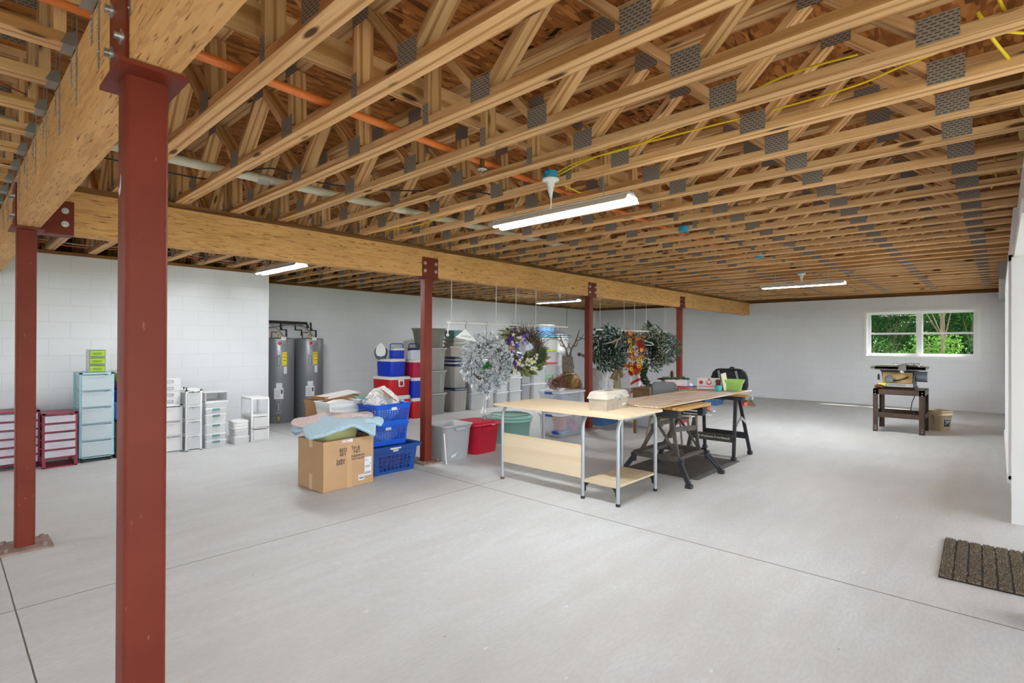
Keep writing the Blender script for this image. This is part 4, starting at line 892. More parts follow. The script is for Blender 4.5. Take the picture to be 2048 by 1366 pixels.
# clear tubs with blue latches
def cleartub(label, loc, w, d, h):
    t = tote(label, 'storage tote', loc, w, d, h, VCLEAR, frosted('clear_lid', 'e4e4e6', .35), 0, 'clear tubs with blue latches', tap=.88, ribs=False, name='clear_tub', lidh=.035, r=.04)
    for s in (-1, 1):
        obj('latch', MB().box(s*(w/2+.002)-.01, -.07, h-.05, s*(w/2+.002)+.012, .07, h-.015), mat('latch_blue', '24468c', .4), t)
    return t
cleartub('lower see-through tub with blue latch holding an orange pot and toys', (6.62, 5.03, 0), .66, .46, .36)
cleartub('upper see-through tub with blue latch, packed with pale cloth', (6.62, 5.03, .36), .66, .46, .34)
t = thing('plant_pot', 'orange bucket-like pot inside the lower clear tub', 'pot', (6.50, 4.98, .012)); obj('body', MB().lathe([(.075, 0), (.08, .01), (.105, .22), (.112, .222), (.115, .27)], 28), mat('orange_pot', 'e07a44', .5), t)
crumple('toy_heap', 'deep blue cloth lying along the bottom of the lower clear tub', 'cloth', (6.50, 4.95, .065), (.20, .12, .045), 31, mat('blue_toy', '2c4cb0', .6), amp=.2)
crumple('toy_heap', 'pink and purple toys at the right inside the lower clear tub', 'toys', (6.80, 5.0, .12), (.10, .12, .10), 32, mat('pink_toy', 'c24a8c', .6, noise=.5, nscale=14), amp=.2)
crumple('toy_heap', 'grey blue cloth packed in the upper clear tub', 'cloth', (6.62, 5.02, .50), (.25, .15, .11), 33, mat('greyblue_cloth', 'a5adc4', .9, noise=.2), amp=.1)
tote('steel blue tote with lid on the floor behind the red column foot', 'storage tote', (8.0, 5.22, 0), .62, .50, .30, SBLUE, SBLUE, tap=.86, ribs=False)
tote('steel blue tote far back beside the log on the floor', 'storage tote', (12.35, 5.02, 0), .52, .52, .34, SBLUE, SBLUE, tap=.88, ribs=False)
tote('clear tote on the floor seen under the pale table edge', 'storage tote', (8.35, 4.45, 0), .50, .42, .28, CLEAR, WPL, tap=.88, ribs=False)
tote('red open tote seen under the work stand top', 'storage tote', (9.05, 4.35, 0), .55, .42, .34, P('coral_red', 'd62e48'), None, tap=.86, ribs=False)

# ------------------------------------------------------------ pale table on tube legs
BIRCH = wood_mat('birch', 'e2d0b2', 'dcc7a5', 'd3bb94', .35, False, .2); BIRCH2 = mat('birch_edge', 'cdb68e', .6); SILV = mat('silver_tube', 'b4b8bd', .35, .55); BRN = mat('bracket_black', '242426', .5)
t = thing('work_table', 'pale birch table on silver tube legs, grey toolbox on it', 'table', (4.35, 3.12, 0))
X0, X1, Y0, Y1, TZ = 3.95, 4.72, 2.375, 3.90, .79; ox, oy = 4.35, 3.12
def L_(x, y, z=0): return (x-ox, y-oy, z)
tp = member('tabletop', (Y0-oy+0, 0, 0), (Y1-oy, 0, 0), X1-X0, .022, BIRCH, t)
tp.matrix_local = Matrix(((0, -1, 0, (X0+X1)/2-ox), (1, 0, 0, Y0-oy), (0, 0, 1, TZ-.011), (0, 0, 0, 1)))
r = .017
for y in (2.44, 2.81, 3.83):
    pts = [L_(4.02, y, .02), L_(4.02, y, TZ-.13)]+[L_(4.02+.11*(1-math.cos(a)), y, TZ-.13+.11*math.sin(a)) for a in (.35, .7, 1.05, 1.4)]+[L_(4.13, y, TZ-.041)]
    pts2 = [L_(8.70-x_-ox+ox-.0 if False else 4.70-(x_+ox-4.02), y, z) for x_, _, z in pts]
    pts = pts+list(reversed(pts2))
    obj('leg_frame', MB().tube(pts, r, 12), SILV, t)
    for x in (4.02, 4.70): obj('foot_cap', MB().cyl(L_(x, y, 0), L_(x, y, .025), .02, n=12), BLACK if y < 3 else mat('brown_cap', '6a4632', .6), t)
pnl = member('modesty_panel', (0, 0, 0), (1.0, 0, 0), .30, .016, BIRCH, t)
pnl.matrix_local = Matrix(((0, 0, -1, 4.02-ox), (1, 0, 0, 2.825-oy), (0, -1, 0, .335), (0, 0, 0, 1)))
sh = member('lower_shelf', (0, 0, 0), (.36, 0, 0), .70, .018, BIRCH, t); sh.matrix_local = Matrix(((0, -1, 0, 4.36-ox), (1, 0, 0, 2.445-oy), (0, 0, 1, .165), (0, 0, 0, 1)))
for x, y, s in ((4.03, 2.80, -1), (4.03, 2.455, 1), (4.69, 2.455, 1)):
    m = MB(); prof = [(0, 0), (.07, 0), (.045, -.012), (.022, -.04), (.012, -.085), (0, -.085)]
    m.add([L_(x-.004, y+s*a, .155+b) for a, b in prof]+[L_(x+.004, y+s*a, .155+b) for a, b in prof], [(0, 1, 2, 3, 4, 5), (11, 10, 9, 8, 7, 6)]+[(i, i+6, (i+1) % 6+6, (i+1) % 6) for i in range(6)])
    obj('shelf_bracket', m, BRN, t)
# grey toolbox
TB = mat('dusty_toolbox', 'b1a999', .75, noise=.15, nscale=14, bump=.1)
t = thing('toolbox', 'dusty grey-beige plastic toolbox standing on the pale table', 'toolbox', (4.42, 2.79, .79), .08)
obj('body', MB().loft([(0, .215, .088, .012), (.115, .232, .098, .014)], 4), TB, t)
obj('lid', MB().loft([(.108, .24, .108, .014), (.122, .24, .108, .014), (.124, .236, .102, .014), (.165, .222, .092, .018), (.178, .20, .075, .02)], 4), mat('dusty_lid', 'c3bcae', .75, noise=.12, nscale=14), t)
obj('handle_well', MB().loft([(.176, .07, .022, .02), (.1795, .07, .022, .02)], 4), mat('well_dark', '4c463c', .8), t)
obj('latch', MB().box(.04, -.114, .085, .075, -.10, .135).box(-.075+.0, -.114, .1, -.05, -.108, .13).cyl((.058, -.114, .125), (.058, -.122, .125), .012, n=8), BOLT, t)
obj('side_sticker', MB().add([(.09, -.0945, .032), (.17, -.0945, .036), (.17, -.096, .052), (.09, -.096, .046)], [(0, 1, 2, 3)]), WHITE, t)
# ------------------------------------------------------------ paint-streaked board on the stands
def streak():
    t = NT('paint_streaked_board'); v = t.obj((3.5, 26, 1)); n = t.n('TexNoise', i_Scale=1.0, i_Detail=3.0, i_Vector=v); base = t.ramp(n.outputs[0], [(.3, lin('c49c72')), (.55, lin('d6b48c')), (.8, lin('e2c9a6'))])
    n2 = t.n('TexNoise', i_Scale=1.0, i_Detail=2.0, i_Distortion=.5, i_Vector=t.obj((2.2, 30, 1), 0, (5, 3, 0))); a = t.mix(t.ramp(n2.outputs[0], [(.46, (0, 0, 0)), (.56, (.85,)*3)]), base, lin('d9d3ca'))
    n3 = t.n('TexNoise', i_Scale=1.0, i_Detail=2.0, i_Vector=t.obj((14, 3, 20), 0, (1, 8, 0))); a = t.mix(t.ramp(n3.outputs[0], [(.62, (0, 0, 0)), (.68, (.85,)*3)]), a, lin('e0dcd4'))
    t.l(a, t.b.inputs['Base Color']); t.b.inputs['Roughness'].default_value = .6; return t.m
tag(obj('work_board', MB().box(0, 0, 0, 2.62, .62, .014), streak(), loc=(4.76, 2.43, .791)), 'long plywood board streaked with white paint, laid over the two stands', 'board')
# ------------------------------------------------------------ folding workbench (near)
CHAR = mat('worn_charcoal', '5a564e', .55, .25, noise=.35, nscale=18); CHARB = mat('painted_charcoal', '33353a', .45, .2, noise=.15); BW = wood_mat('bench_wood', 'd1a868', 'b88746', '8a5f2c', 1, False, .5)
t = thing('folding_workbench', 'worn folding workbench with wooden jaws and splayed feet, under the board', 'workbench', (5.40, 2.58, 0))
def W_(x, y, z): return (x-5.40, y-2.58, z)
FT = [(5.10, 2.36), (5.74, 2.36), (5.10, 2.90), (5.74, 2.90)]
# upper H frames
for y0, s in ((2.42, 1), ):
    pass
fr = MB()
for x in (5.14, 5.66):
    fr.bar(W_(x, 2.42, .26), W_(x+.02, 2.50, .70), .035, .022, up=(1, 0, 0)); fr.bar(W_(x, 2.84, .26), W_(x+.02, 2.60, .70), .035, .022, up=(1, 0, 0))
    fr.bar(W_(x, 2.42, .27), W_(x+.015, 2.74, .70), .02, .02, up=(1, 0, 0))
obj('leg_frame', fr, CHAR, t)
obj('housing', MB().box(*W_(5.10, 2.40, .66), *W_(5.18, 2.84, .735)), CHARB, t); obj('housing', MB().box(*W_(5.62, 2.36, .64), *W_(5.74, 2.84, .735)), CHARB, t)
obj('crossbar', MB().bar(W_(5.14, 2.46, .535), W_(5.68, 2.46, .50), .02, .05).bar(W_(5.15, 2.72, .55), W_(5.67, 2.72, .55), .02, .04), CHAR, t)
st = MB().box(*W_(5.10, 2.38, .235), *W_(5.76, 2.43, .265)).box(*W_(5.10, 2.80, .235), *W_(5.76, 2.90, .275)).box(*W_(5.08, 2.38, .22), *W_(5.13, 2.90, .27)).box(*W_(5.70, 2.38, .20), *W_(5.78, 2.90, .265)).box(*W_(5.13, 2.6, .235), *W_(5.70, 2.66, .25))
obj('step', st, CHAR, t)
for (x, y) in FT:
    dx = -.09 if x < 5.4 else .09; dy = -.12 if y < 2.6 else .10
    m = MB().bar(W_(x, y+(.03 if y < 2.6 else -.03), .25), W_(x+dx, y+dy, .03), .045, .03, up=(1, 0, 0)).bar(W_(x, y, .16), W_(x, y, .25), .05, .04).box(*W_(x+dx-.03, y+dy-.03, 0), *W_(x+dx+.03, y+dy+.03, .035))
    m.bar(W_(x+(.03 if x < 5.4 else -.03), y, .22), W_(x+dx, y+dy, .03), .02, .02)
    obj('foot', m, CHARB, t)
for i, (a, b) in enumerate(((2.33, 2.53), (2.545, 2.76))):
    j = member('jaw_board', (0, 0, 0), (.72, 0, 0), b-a, .03, BW, t); j.matrix_local = Matrix.Translation(W_(5.05, (a+b)/2, .76))
for x in (5.14, 5.68):
    obj('crank_screw', MB().cyl(W_(x, 2.38, .69), W_(x, 2.26, .69), .011, n=8).cyl(W_(x-.04, 2.26, .69), W_(x+.04, 2.26, .69), .006, n=6), BOLT, t)
obj('knob', MB().cyl(W_(5.78, 2.40, .70), W_(5.83, 2.38, .70), .018, .022, 10), mat('coral_knob', 'e25a48', .5), t)
obj('hinge_bracket', MB().bar(W_(5.66, 2.38, .66), W_(5.84, 2.36, .62), .03, .02), BOLT, t)
obj('paint_smear', MB().box(*W_(5.612, 2.42, .68), *W_(5.619, 2.60, .695)).box(*W_(5.612, 2.42, .65), *W_(5.619, 2.58, .66)), LAB, t)
# ------------------------------------------------------------ folding sawhorse (far)
t = thing('folding_sawhorse', 'black folding sawhorse with lettered lower bar, holding the far end of the board', 'sawhorse', (6.82, 2.62, 0))
def Q_(x, y, z): return (x-6.82, y-2.62, z)
def leg(x0, y0, x1, y1): return obj('leg', MB().bar(Q_(x0, y0, .03), Q_(x1, y1, .74), .038, .026, up=(1, 0, 0)).box(*Q_(x0-.028, y0-.026, 0), *Q_(x0+.028, y0+.026, .045)), CHARB, t)
leg(6.53, 2.36, 6.76, 2.42); leg(7.10, 2.36, 6.88, 2.42); leg(6.53, 2.95, 6.76, 2.88); leg(7.10, 2.95, 6.88, 2.88)
obj('top_rail', MB().box(*Q_(6.77, 2.34, .715), *Q_(6.87, 2.96, .762)), CHARB, t)
tj = member('jaw_board', (0, 0, 0), (.70, 0, 0), .10, .026, BW, t); tj.matrix_local = Matrix(((0, -1, 0, 0), (1, 0, 0, -.33), (0, 0, 1, .776), (0, 0, 0, 1)))
lb = obj('lower_bar', MB().box(*Q_(6.595, 2.37, .21), *Q_(6.62, 2.94, .30)), CHAR, t); obj('lower_bar', MB().box(*Q_(7.01, 2.37, .21), *Q_(7.03, 2.94, .29)), CHARB, t)
text('B&D Workmate II workbench', .036, LAB, t, Q_(6.593, 2.65, .257), (PI/2, 0, -PI/2), bold=True)
obj('spreader', MB().bar(Q_(6.66, 2.37, .42), Q_(6.82, 2.37, .50), .012, .03).bar(Q_(6.82, 2.37, .50), Q_(6.98, 2.37, .42), .012, .03), BOLT, t)
obj('knob', MB().cyl(Q_(6.78, 2.335, .68), Q_(6.74, 2.29, .68), .024, .026, 12), MATS['coral_knob'], t)
obj('crank_screw', MB().cyl(Q_(6.87, 2.36, .72), Q_(7.05, 2.36, .72), .008, n=8), BOLT, t)
tag(obj('rubber_mat', MB().loft([(0, .62, .42, .03), (.006, .62, .42, .03), (.012, .55, .35, .02)], 3), mat('dark_rubber', '55524f', .8, noise=.1), loc=(5.98, 2.72, 0), rot=(0, 0, 0)), 'dark rubber floor mat with sloped edge under the two stands', 'mat')
# ------------------------------------------------------------ chair behind
t = thing('office_chair', 'old tan metal chair with brown seat and dark back pad behind the workbench', 'chair', (6.78, 3.32, 0), -.85)
TAN = mat('tan_metal', '8d7d64', .5, .3)
m = MB()
for sx in (-1, 1):
    m.tube([(sx*.25, -.24, 0), (sx*.20, -.18, .42)], .015, 8); m.tube([(sx*.26, .27, 0), (sx*.20, .18, .42), (sx*.20, .24, .80)], .015, 8)
m.box(-.21, -.20, .40, .21, .20, .425)
obj('frame', m, TAN, t); obj('seat', MB().loft([(.425, .22, .21, .03), (.47, .225, .215, .04), (.49, .21, .20, .04)], 4), mat('brown_vinyl', '513b2d', .5), t)
m = MB(); m.loft([(.62, .15, .022, .02), (.66, .175, .028, .025), (.84, .175, .028, .025), (.88, .14, .022, .02)], 4, c=(0, .25)); obj('backrest', m, mat('grey_vinyl', '6f7072', .3), t)
# ------------------------------------------------------------ table saw and bucket
BS = mat('saw_stand_brown', '54443a', .45, .4, noise=.25, nscale=14); SAWM = mat('saw_grey', '83837f', .35, .7, noise=.2); GOLD = mat('saw_gold', 'b0935c', .4, .3, noise=.15, nscale=6)
sx0, sx1, sy0, sy1 = 10.42, 11.10, .85, 1.52
t = thing('saw_stand', 'brown angle-iron stand with tray shelf below the table saw', 'stand', ((sx0+sx1)/2, (sy0+sy1)/2, 0)); cx, cy = (sx0+sx1)/2, (sy0+sy1)/2
H = .70
for x, s in ((sx0, 1), (sx1, -1)):
    for y, q in ((sy0, 1), (sy1, -1)):
        obj('leg', MB().box(x-cx, y-cy, 0, x-cx+s*.005, y-cy+q*.07, H).box(x-cx, y-cy, 0, x-cx+s*.07, y-cy+q*.005, H), BS, t)
m = MB().box(sx0-cx, sy0-cy, H-.09, sx1-cx, sy0-cy+.004, H).box(sx0-cx, sy1-cy-.004, H-.09, sx1-cx, sy1-cy, H).box(sx0-cx, sy0-cy, H-.09, sx0-cx+.004, sy1-cy, H).box(sx1-cx-.004, sy0-cy, H-.09, sx1-cx, sy1-cy, H)
m.box(sx0-cx, sy0-cy, H-.004, sx1-cx, sy1-cy, H)
obj('apron', m, BS, t)
z = .24; m = MB().box(sx0-cx, sy0-cy, z, sx1-cx, sy1-cy, z+.004).box(sx0-cx+.001, sy0-cy, z, sx0-cx+.006, sy1-cy, z+.075).box(sx1-cx-.006, sy0-cy, z, sx1-cx-.001, sy1-cy, z+.075).box(sx0-cx, sy0-cy, z, sx1-cx, sy0-cy+.005, z+.075).box(sx0-cx, sy1-cy-.005, z, sx1-cx, sy1-cy, z+.075)
obj('tray_shelf', m, BS, t)
m = MB()
for y, s in ((sy0, 1), (sy1, -1)):
    for zz_ in (.05, .09, .62, .66): m.disc((sx0-cx-.001, y-cy+s*.03, zz_), (-1, 0, 0), .008, 8)
obj('bolt', m, BOLT, t)
t = thing('table_saw', 'old table saw with gold front, round handwheel and grey cast top', 'table saw', (10.74, 1.20, .70))
obj('base', MB().box(-.24, -.22, 0, .24, .24, .035), mat('dark_board', '3d2c20', .8), t)
obj('base_trim', MB().box(-.27, -.20, .04, -.235, .22, .095), mat('silver_trim', 'c5c4c0', .35, .6), t); text('CRAFTSMAN', .045, INK, t, (-.272, .02, .068), (PI/2, 0, -PI/2))
m = MB(); m.loft([(.04, .22, .21, .02), (.095, .22, .21, .02), (.10, .215, .205, .02), (.26, .21, .22, .02), (.31, .23, .25, .03)], 3); obj('cabinet', m, mat('saw_dark', '3b3b3e', .5, .3), t)
obj('front_panel', MB().box(-.236, -.19, .10, -.20, .20, .27), GOLD, t)
sl = MB(); sl.tube([(-.24, .06-.20*k/8, .135+.07*(k/8)**1.6) for k in range(9)], .012, 6); obj('tilt_slot', sl, BLACK, t)
obj('handwheel', MB().tube([(-.275, .11+.055*math.cos(a), .17+.055*math.sin(a)) for a in [2*PI*k/20 for k in range(20)]], .010, 6, closed=True).disc((-.27, .11, .17), (-1, 0, 0), .052, 20, th=.008), SAWM, t)
obj('side_wheel', MB().disc((-.05, .27, .18), (0, 1, 0), .05, 16, th=.02), CHARB, t)
obj('saw_top', MB().box(-.30, -.36, .325, .32, .36, .36).box(-.30, -.36, .31, -.27, .30, .36), mat('cast_top', '6d6a62', .35, .6, noise=.2), t)
obj('fence', MB().box(-.33, -.10, .36, .32, -.05, .41).box(-.36, -.12, .30, -.32, -.02, .40), SAWM, t)
obj('fence_clamp', MB().ball((-.37, -.07, .28), .028, 8).ball((-.36, -.0, .40), .03, 8, 0, (1, 1, .7)), BOLT, t)
obj('motor', MB().cyl((.05, -.22, .20), (.05, -.36, .20), .085, n=20), mat('blue_grey_motor', '9aa2b0', .45, .3), t)
tag(crumple('rag_heap', None, None, (10.62, 1.02, 1.092), (.12, .13, .035), 3, mat('foil_rag', 'bfc0c2', .25, .6), amp=.2), 'crumpled silvery blade guard parts lying on the saw top', 'tool parts')
tag(crumple('tool_clutter', None, None, (10.5, 1.44, .735), (.06, .075, .035), 21, mat('rust_clutter', '6b452c', .8, noise=.5, nscale=30), amp=.25), 'rusty odds and ends on the saw stand corner', 'tools')
tag(obj('utility_knife', MB().loft([(0, .02, .05, .012), (.03, .02, .045, .012)], 3), mat('bright_yellow', 'e8da10', .5), loc=(10.46, 1.40, .765), rot=(.1, 0, .3)), 'bright yellow plastic tool on the saw stand corner', 'tool')
tag(obj('power_cord', MB().tube([(10.80, 1.02, .70), (10.79, 1.0, .60), (10.78, 1.04, .48), (10.80, 1.06, .36), (10.79, 1.02, .30), (10.77, 1.0, .262)], .006, 6).box(10.74, .97, .246, 10.80, 1.03, .275), BLACK), 'black power cord hanging under the saw stand', 'cord')
t = thing('bucket', 'yellowed square litter bucket with purple label beside the saw stand', 'bucket', (11.36, .74, 0), -.5)
CRM = mat('cream_bucket', 'd9c3a0', .5, noise=.06)
m = MB().loft([(0, .115, .115, .05), (.01, .122, .122, .05), (.24, .138, .138, .05), (.243, .148, .148, .05), (.27, .15, .15, .05), (.273, .142, .142, .05), (.30, .144, .144, .05), (.303, .15, .15, .05), (.33, .15, .15, .05)], 5, cap1=False).loft([(.33, .145, .145, .05), (.02, .118, .118, .05)], 5, cap0=False)
obj('body', m, CRM, t); lb = obj('label', MB().add([(-.075, -.1285, .07), (.065, -.1285, .07), (.065, -.1365, .225), (-.075, -.1365, .225)], [(0, 1, 2, 3)]), mat('purple_label', '2e2a52', .5), t)
text('Scoop', .05, LAB, t, (-.005, -.1375, .195), (PI/2-.05, 0, 0), bold=True); text('Away', .048, LAB, t, (.0, -.1355, .155), (PI/2-.05, 0, 0), bold=True)
obj('label_swoosh', MB().tube([(-.05+.012*k, -.134, .10+.03*math.sin(k*.45)) for k in range(9)], .008, 5), mat('swoosh', 'b9c0cc', .5), t)
obj('bail', MB().tube([(-.152, 0, .26), (-.156, -.02, .17), (-.156, -.03, .10)], .003, 5), BLACK, t)
# ------------------------------------------------------------ things at the end of the board and beyond
def on(x, y): return (x, y, .806)
t = thing('gift_box', 'white box printed with red cookware pictures at the far end of the board', 'box', on(7.03, 2.86), -1.12)
obj('body', MB().box(-.16, -.05, 0, .16, .05, .155), mat('box_white', 'd9d6d2', .6), t); obj('red_band', MB().box(-.161, -.0515, .045, .161, -.0502, .052).box(-.161, -.0515, 0, .161, -.0502, .008).box(-.02, -.0515, .12, .0, -.0502, .155), rp, t)
obj('printed_picture', MB().disc((-.012, -.0502, .10), (0, -1, 0), .032, 20, th=.0006).disc((-.11, -.0502, .10), (0, -1, 0), .026, 14, th=.0006), rp, t); obj('printed_picture', MB().disc((-.012, -.051, .105), (0, -1, 0), .02, 20, th=.0006), LAB, t)
obj('printed_picture', MB().disc((.10, -.0502, .115), (0, -1, 0), .03, 16, th=.0006).disc((.10, -.0502, .08), (0, -1, 0), .018, 16, th=.0006), mat('pic_brown', '6a3b22', .6), t)
t = thing('pencil_cup', 'small turquoise cup with dark tools in front of the printed box', 'cup', on(6.93, 2.70)); obj('body', MB().lathe([(.036, 0), (.04, .005), (.044, .075), (.04, .075), (.036, .01)], 24), mat('turquoise', '4cc0c4', .4), t)
m = MB(); [m.cyl((.015*math.cos(a), .015*math.sin(a), .01), (.03*math.cos(a), .03*math.sin(a), .12+.01*a), .006, n=6) for a in (0, 1, 2.2, 3.3, 4.4, 5.4)]; obj('tool', m, mat('dark_red_tools', '5a2222', .5), t)
tote('translucent light green tub holding papers at the end of the board', 'tub', (7.12, 2.59, .806), .30, .17, .15, frosted('lime_clear', 'b4e07c', .35), None, -1.15, name='plastic_tub', tap=.72, ribs=False, rim=.012, r=.04)
tag(obj('paper_sleeve', MB().box(-.035, -.004, 0, .035, .004, .23), mat('cream_card', 'e6e6c4', .6), loc=(7.04, 2.64, .815), rot=(.1, -.25, -.7)), 'cream paper card leaning in the green tub', 'card')
t = thing('duffel_bag', 'black duffel bag with pale striped straps behind the green tub', 'bag', (7.36, 2.72, .806), -1.2)
m = MB(); NN = 9
m.loft([(0, .225, .10, .06), (.05, .24, .115, .07), (.16, .235, .11, .08), (.23, .21, .09, .08), (.27, .17, .05, .04), (.28, .12, .02, .02)], 5); BKC = mat('black_cloth', '20222a', .85, noise=.25, nscale=10, bump=.3)
obj('body', m, BKC, t)
for x in (-.12, .10):
    for dx in (-.008, .008): obj('strap_stripe', MB().tube([(x+dx+.03, -.112, .03), (x+dx, -.118, .15), (x+dx-.02, -.085, .25)], .003, 5), LAB, t)
obj('strap', MB().tube([(.0, -.02, .27), (.02, -.05, .295), (.05, -.05, .295), (.06, -.02, .27)], .012, 6), BKC, t)
t = thing('side_table', 'brown low workbench behind the chair carrying the white planter', 'table', (7.98, 3.95, 0))
obj('top', MB().box(-.5, -.36, .69, .5, .36, .72), mat('bench_brown', '7a5f42', .7, noise=.2), t)
obj('apron', MB().box(-.48, -.34, .56, .48, -.32, .69).box(-.48, -.34, .56, -.46, .34, .69), mat('bench_brown2', '856a49', .7, noise=.2), t)
for x in (-.47, .43):
    for y in (-.32, .29): obj('leg', MB().box(x, y, 0, x+.04, y+.04, .69), MATS['bench_brown'], t)
PNT = mat('white_wash', 'e4e2de', .8, noise=.12, nscale=40)
t = thing('planter_box', 'white textured planter box with evergreen sprigs and a tall pine cone', 'planter', (8.20, 3.92, .72), -.8)
obj('box', MB().box(-.19, -.09, 0, .19, .09, .015).box(-.19, -.09, 0, .19, -.08, .12).box(-.19, .08, 0, .19, .09, .12).box(-.19, -.09, 0, -.18, .09, .12).box(.18, -.09, 0, .19, .09, .12).box(-.18, -.08, .09, .18, .08, .1), PNT, t)
GRN = [mat('evergreen_dark', '2f4a35', .8, rnd=.1), mat('evergreen_mid', '4c6b45', .8), mat('evergreen_light', '7f9170', .8)]
m = MB(); r2 = random.Random(5)
for i in range(520):
    x, y = r2.uniform(-.24, .24), r2.uniform(-.10, .10); a = r2.uniform(0, 6.28); m.leaf((x*.8, y*.8, .10), (math.cos(a)+x*4, math.sin(a), r2.uniform(.2, 1.3)), (0, 0, 1), r2.uniform(.05, .10), .008, r2.randint(0, 2))
obj('greenery', m, GRN, t)
m = MB()
for i in range(9):
    zz_ = .12+i*.017; rr_ = .034*math.sin(PI*(i+1.4)/10.5)+.006
    for k in range(9): a = k*2*PI/9+i*.35; m.leaf((rr_*.4*math.cos(a), rr_*.4*math.sin(a), zz_), (math.cos(a), math.sin(a), .55), (0, 0, 1), rr_, .024)
obj('pine_cone', m, mat('cone_brown', '6b4b36', .8), t, loc=(-.04, 0, 0)); obj('cone_core', MB().ball((-.04, 0, .19), .022, 8, 0, (1, 1, 3.2)), MATS['cone_brown'], t)
m = MB(); [m.leaf((-.24, -.02, .11), (math.cos(a), math.sin(a)*.8, .3+.3*math.sin(3*a)), (0, 0, 1), .075, .05) for a in [k*.55 for k in range(11)]]; obj('red_bow', m, mat('red_velvet', '8c1622', .7), t)
tag(obj('tray', MB().loft([(0, .26, .14, .03), (.02, .28, .16, .03), (.02, .26, .14, .03), (.006, .25, .13, .03)], 4), P('tray_red', 'c23244'), loc=(7.84, 3.78, .72), rot=(0, 0, -.3)), 'shallow red tray behind the painted board', 'tray')
tag(obj('blue_folder', MB().box(-.14, -.1, 0, .14, .1, .01), P('folder_blue', '2c4a94'), loc=(8.32, 3.68, .72), rot=(0, 0, -.4)), 'flat blue folder beside the red tray', 'folder')
tag(cloth('cap_cloth', None, None, (8.44, 3.78, .75), .07, .07, 3, mat('denim_white', 'c9ced6', .9), .015, .08, 12, thick=.01), 'white and denim cloth lying near the blue folder', 'cloth')
t = thing('log_bundle', 'short thick brown log lying on the floor by the blue tote', 'log', (13.0, 5.02, .13), .2); obj('bark', MB().tube([(-.22, 0, 0), (-.1, .01, .0), (.22, 0, 0)], [.125, .13, .12], 18), mat('bark', '8a7660', .9, noise=.35, nscale=9, bump=.6), t)
t = thing('plank_stack', 'old planks with a screw clamp lying on the floor past the sawhorse', 'planks', (13.1, 4.42, 0), .4)
OLD = wood_mat('old_wood', '9c8468', '7d654a', '5a4530', 1, False, .5)
for i, (z, w_, a) in enumerate(((.02, .26, 0), (.055, .16, .1), (.10, .07, -.05))):
    o = member('plank', (-.55+.1*i, 0, z), (.55-.1*i, .05*i, z), w_, .04 if i < 2 else .05, OLD, t)
obj('clamp', MB().cyl((-.2, -.1, .20), (-.2, -.34, .20), .008, n=8).cyl((-.2, -.34, .17), (-.2, -.34, .23), .006, n=6).box(-.22, -.12, .12, -.18, -.08, .22), BOLT, t)
# doormat
t = thing('doormat', 'ribbed brown and black bristle doormat at the right edge of the floor', 'doormat', (4.57, .06, 0), .02)
obj('backing', MB().box(-.42, -.52, 0, .42, .22, .008), BLACK, t)
def bristle():
    t = NT('bristle'); n = t.n('TexNoise', i_Scale=160.0, i_Detail=2.0, i_Vector=t.obj()); a = t.ramp(n.outputs[0], [(.35, lin('4a4138')), (.5, lin('857868')), (.65, lin('b3a792'))]); t.l(a, t.b.inputs['Base Color']); t.b.inputs['Roughness'].default_value = .95; return t.m
BR = bristle(); nr = 11; pit = .74/nr; r3 = random.Random(11)
for k in range(nr):
    y0 = .22-(k+1)*pit+.007; m = MB()
    for i in range(1150):
        x = r3.uniform(-.42, .42); y = y0+r3.uniform(0, pit-.014); dx, dy = r3.uniform(-.5, .5), r3.uniform(-.4, .4)
        m.leaf((x, y, .006), (dx, dy, 1), (dy, -dx, .2), r3.uniform(.014, .022), .007, 0, .1)
    m.box(-.418, y0, .006, .418, y0+pit-.014, .013)
    obj('bristle_rib', m, BR, t)
# ------------------------------------------------------------ hanging rods under the long beam
ROD = mat('rod_white', 'dcdcda', .4); WIRE = mat('hanger_wire', '3a3d42', .4, .6); STR = mat('white_string', 'dededa', .8)
t = thing('hanging_rod', 'white closet rod hung on cords under the beam between the first two columns', 'rod', (5.55, 5.035, 1.68))
obj('pole', MB().cyl((-1.22, 0, 0), (1.22, 0, 0), .014, n=12), ROD, t)
for x in (-1.20, -.40, 0, .44, 1.20): obj('cord', MB().cyl((x, 0, .01), (x, 0, .525), .004 if x != 1.2 else .003, n=5), STR if x != 1.2 else WIRE, t)
obj('end_hook', MB().ball((-1.24, 0, 0), .028, 8).tube([(-1.23, 0, 0), (-1.25, 0, -.06), (-1.26, 0, -.14)], .008, 6).ball((-1.26, 0, -.16), .02, 8), WHITE, t)
t = thing('hanging_rod', 'white closet rod hung on cords under the beam between the last two columns', 'rod', (8.85, 5.035, 1.66))
obj('pole', MB().cyl((-1.32, 0, 0), (1.32, 0, 0), .014, n=12), ROD, t)
for x in (-1.15, -.36, .02, .46, 1.25): obj('cord', MB().cyl((x, 0, .01), (x, 0, .545), .0035, n=5), STR, t)
obj('end_cap', MB().ball((-1.32, 0, 0), .022, 8), BLACK, t)

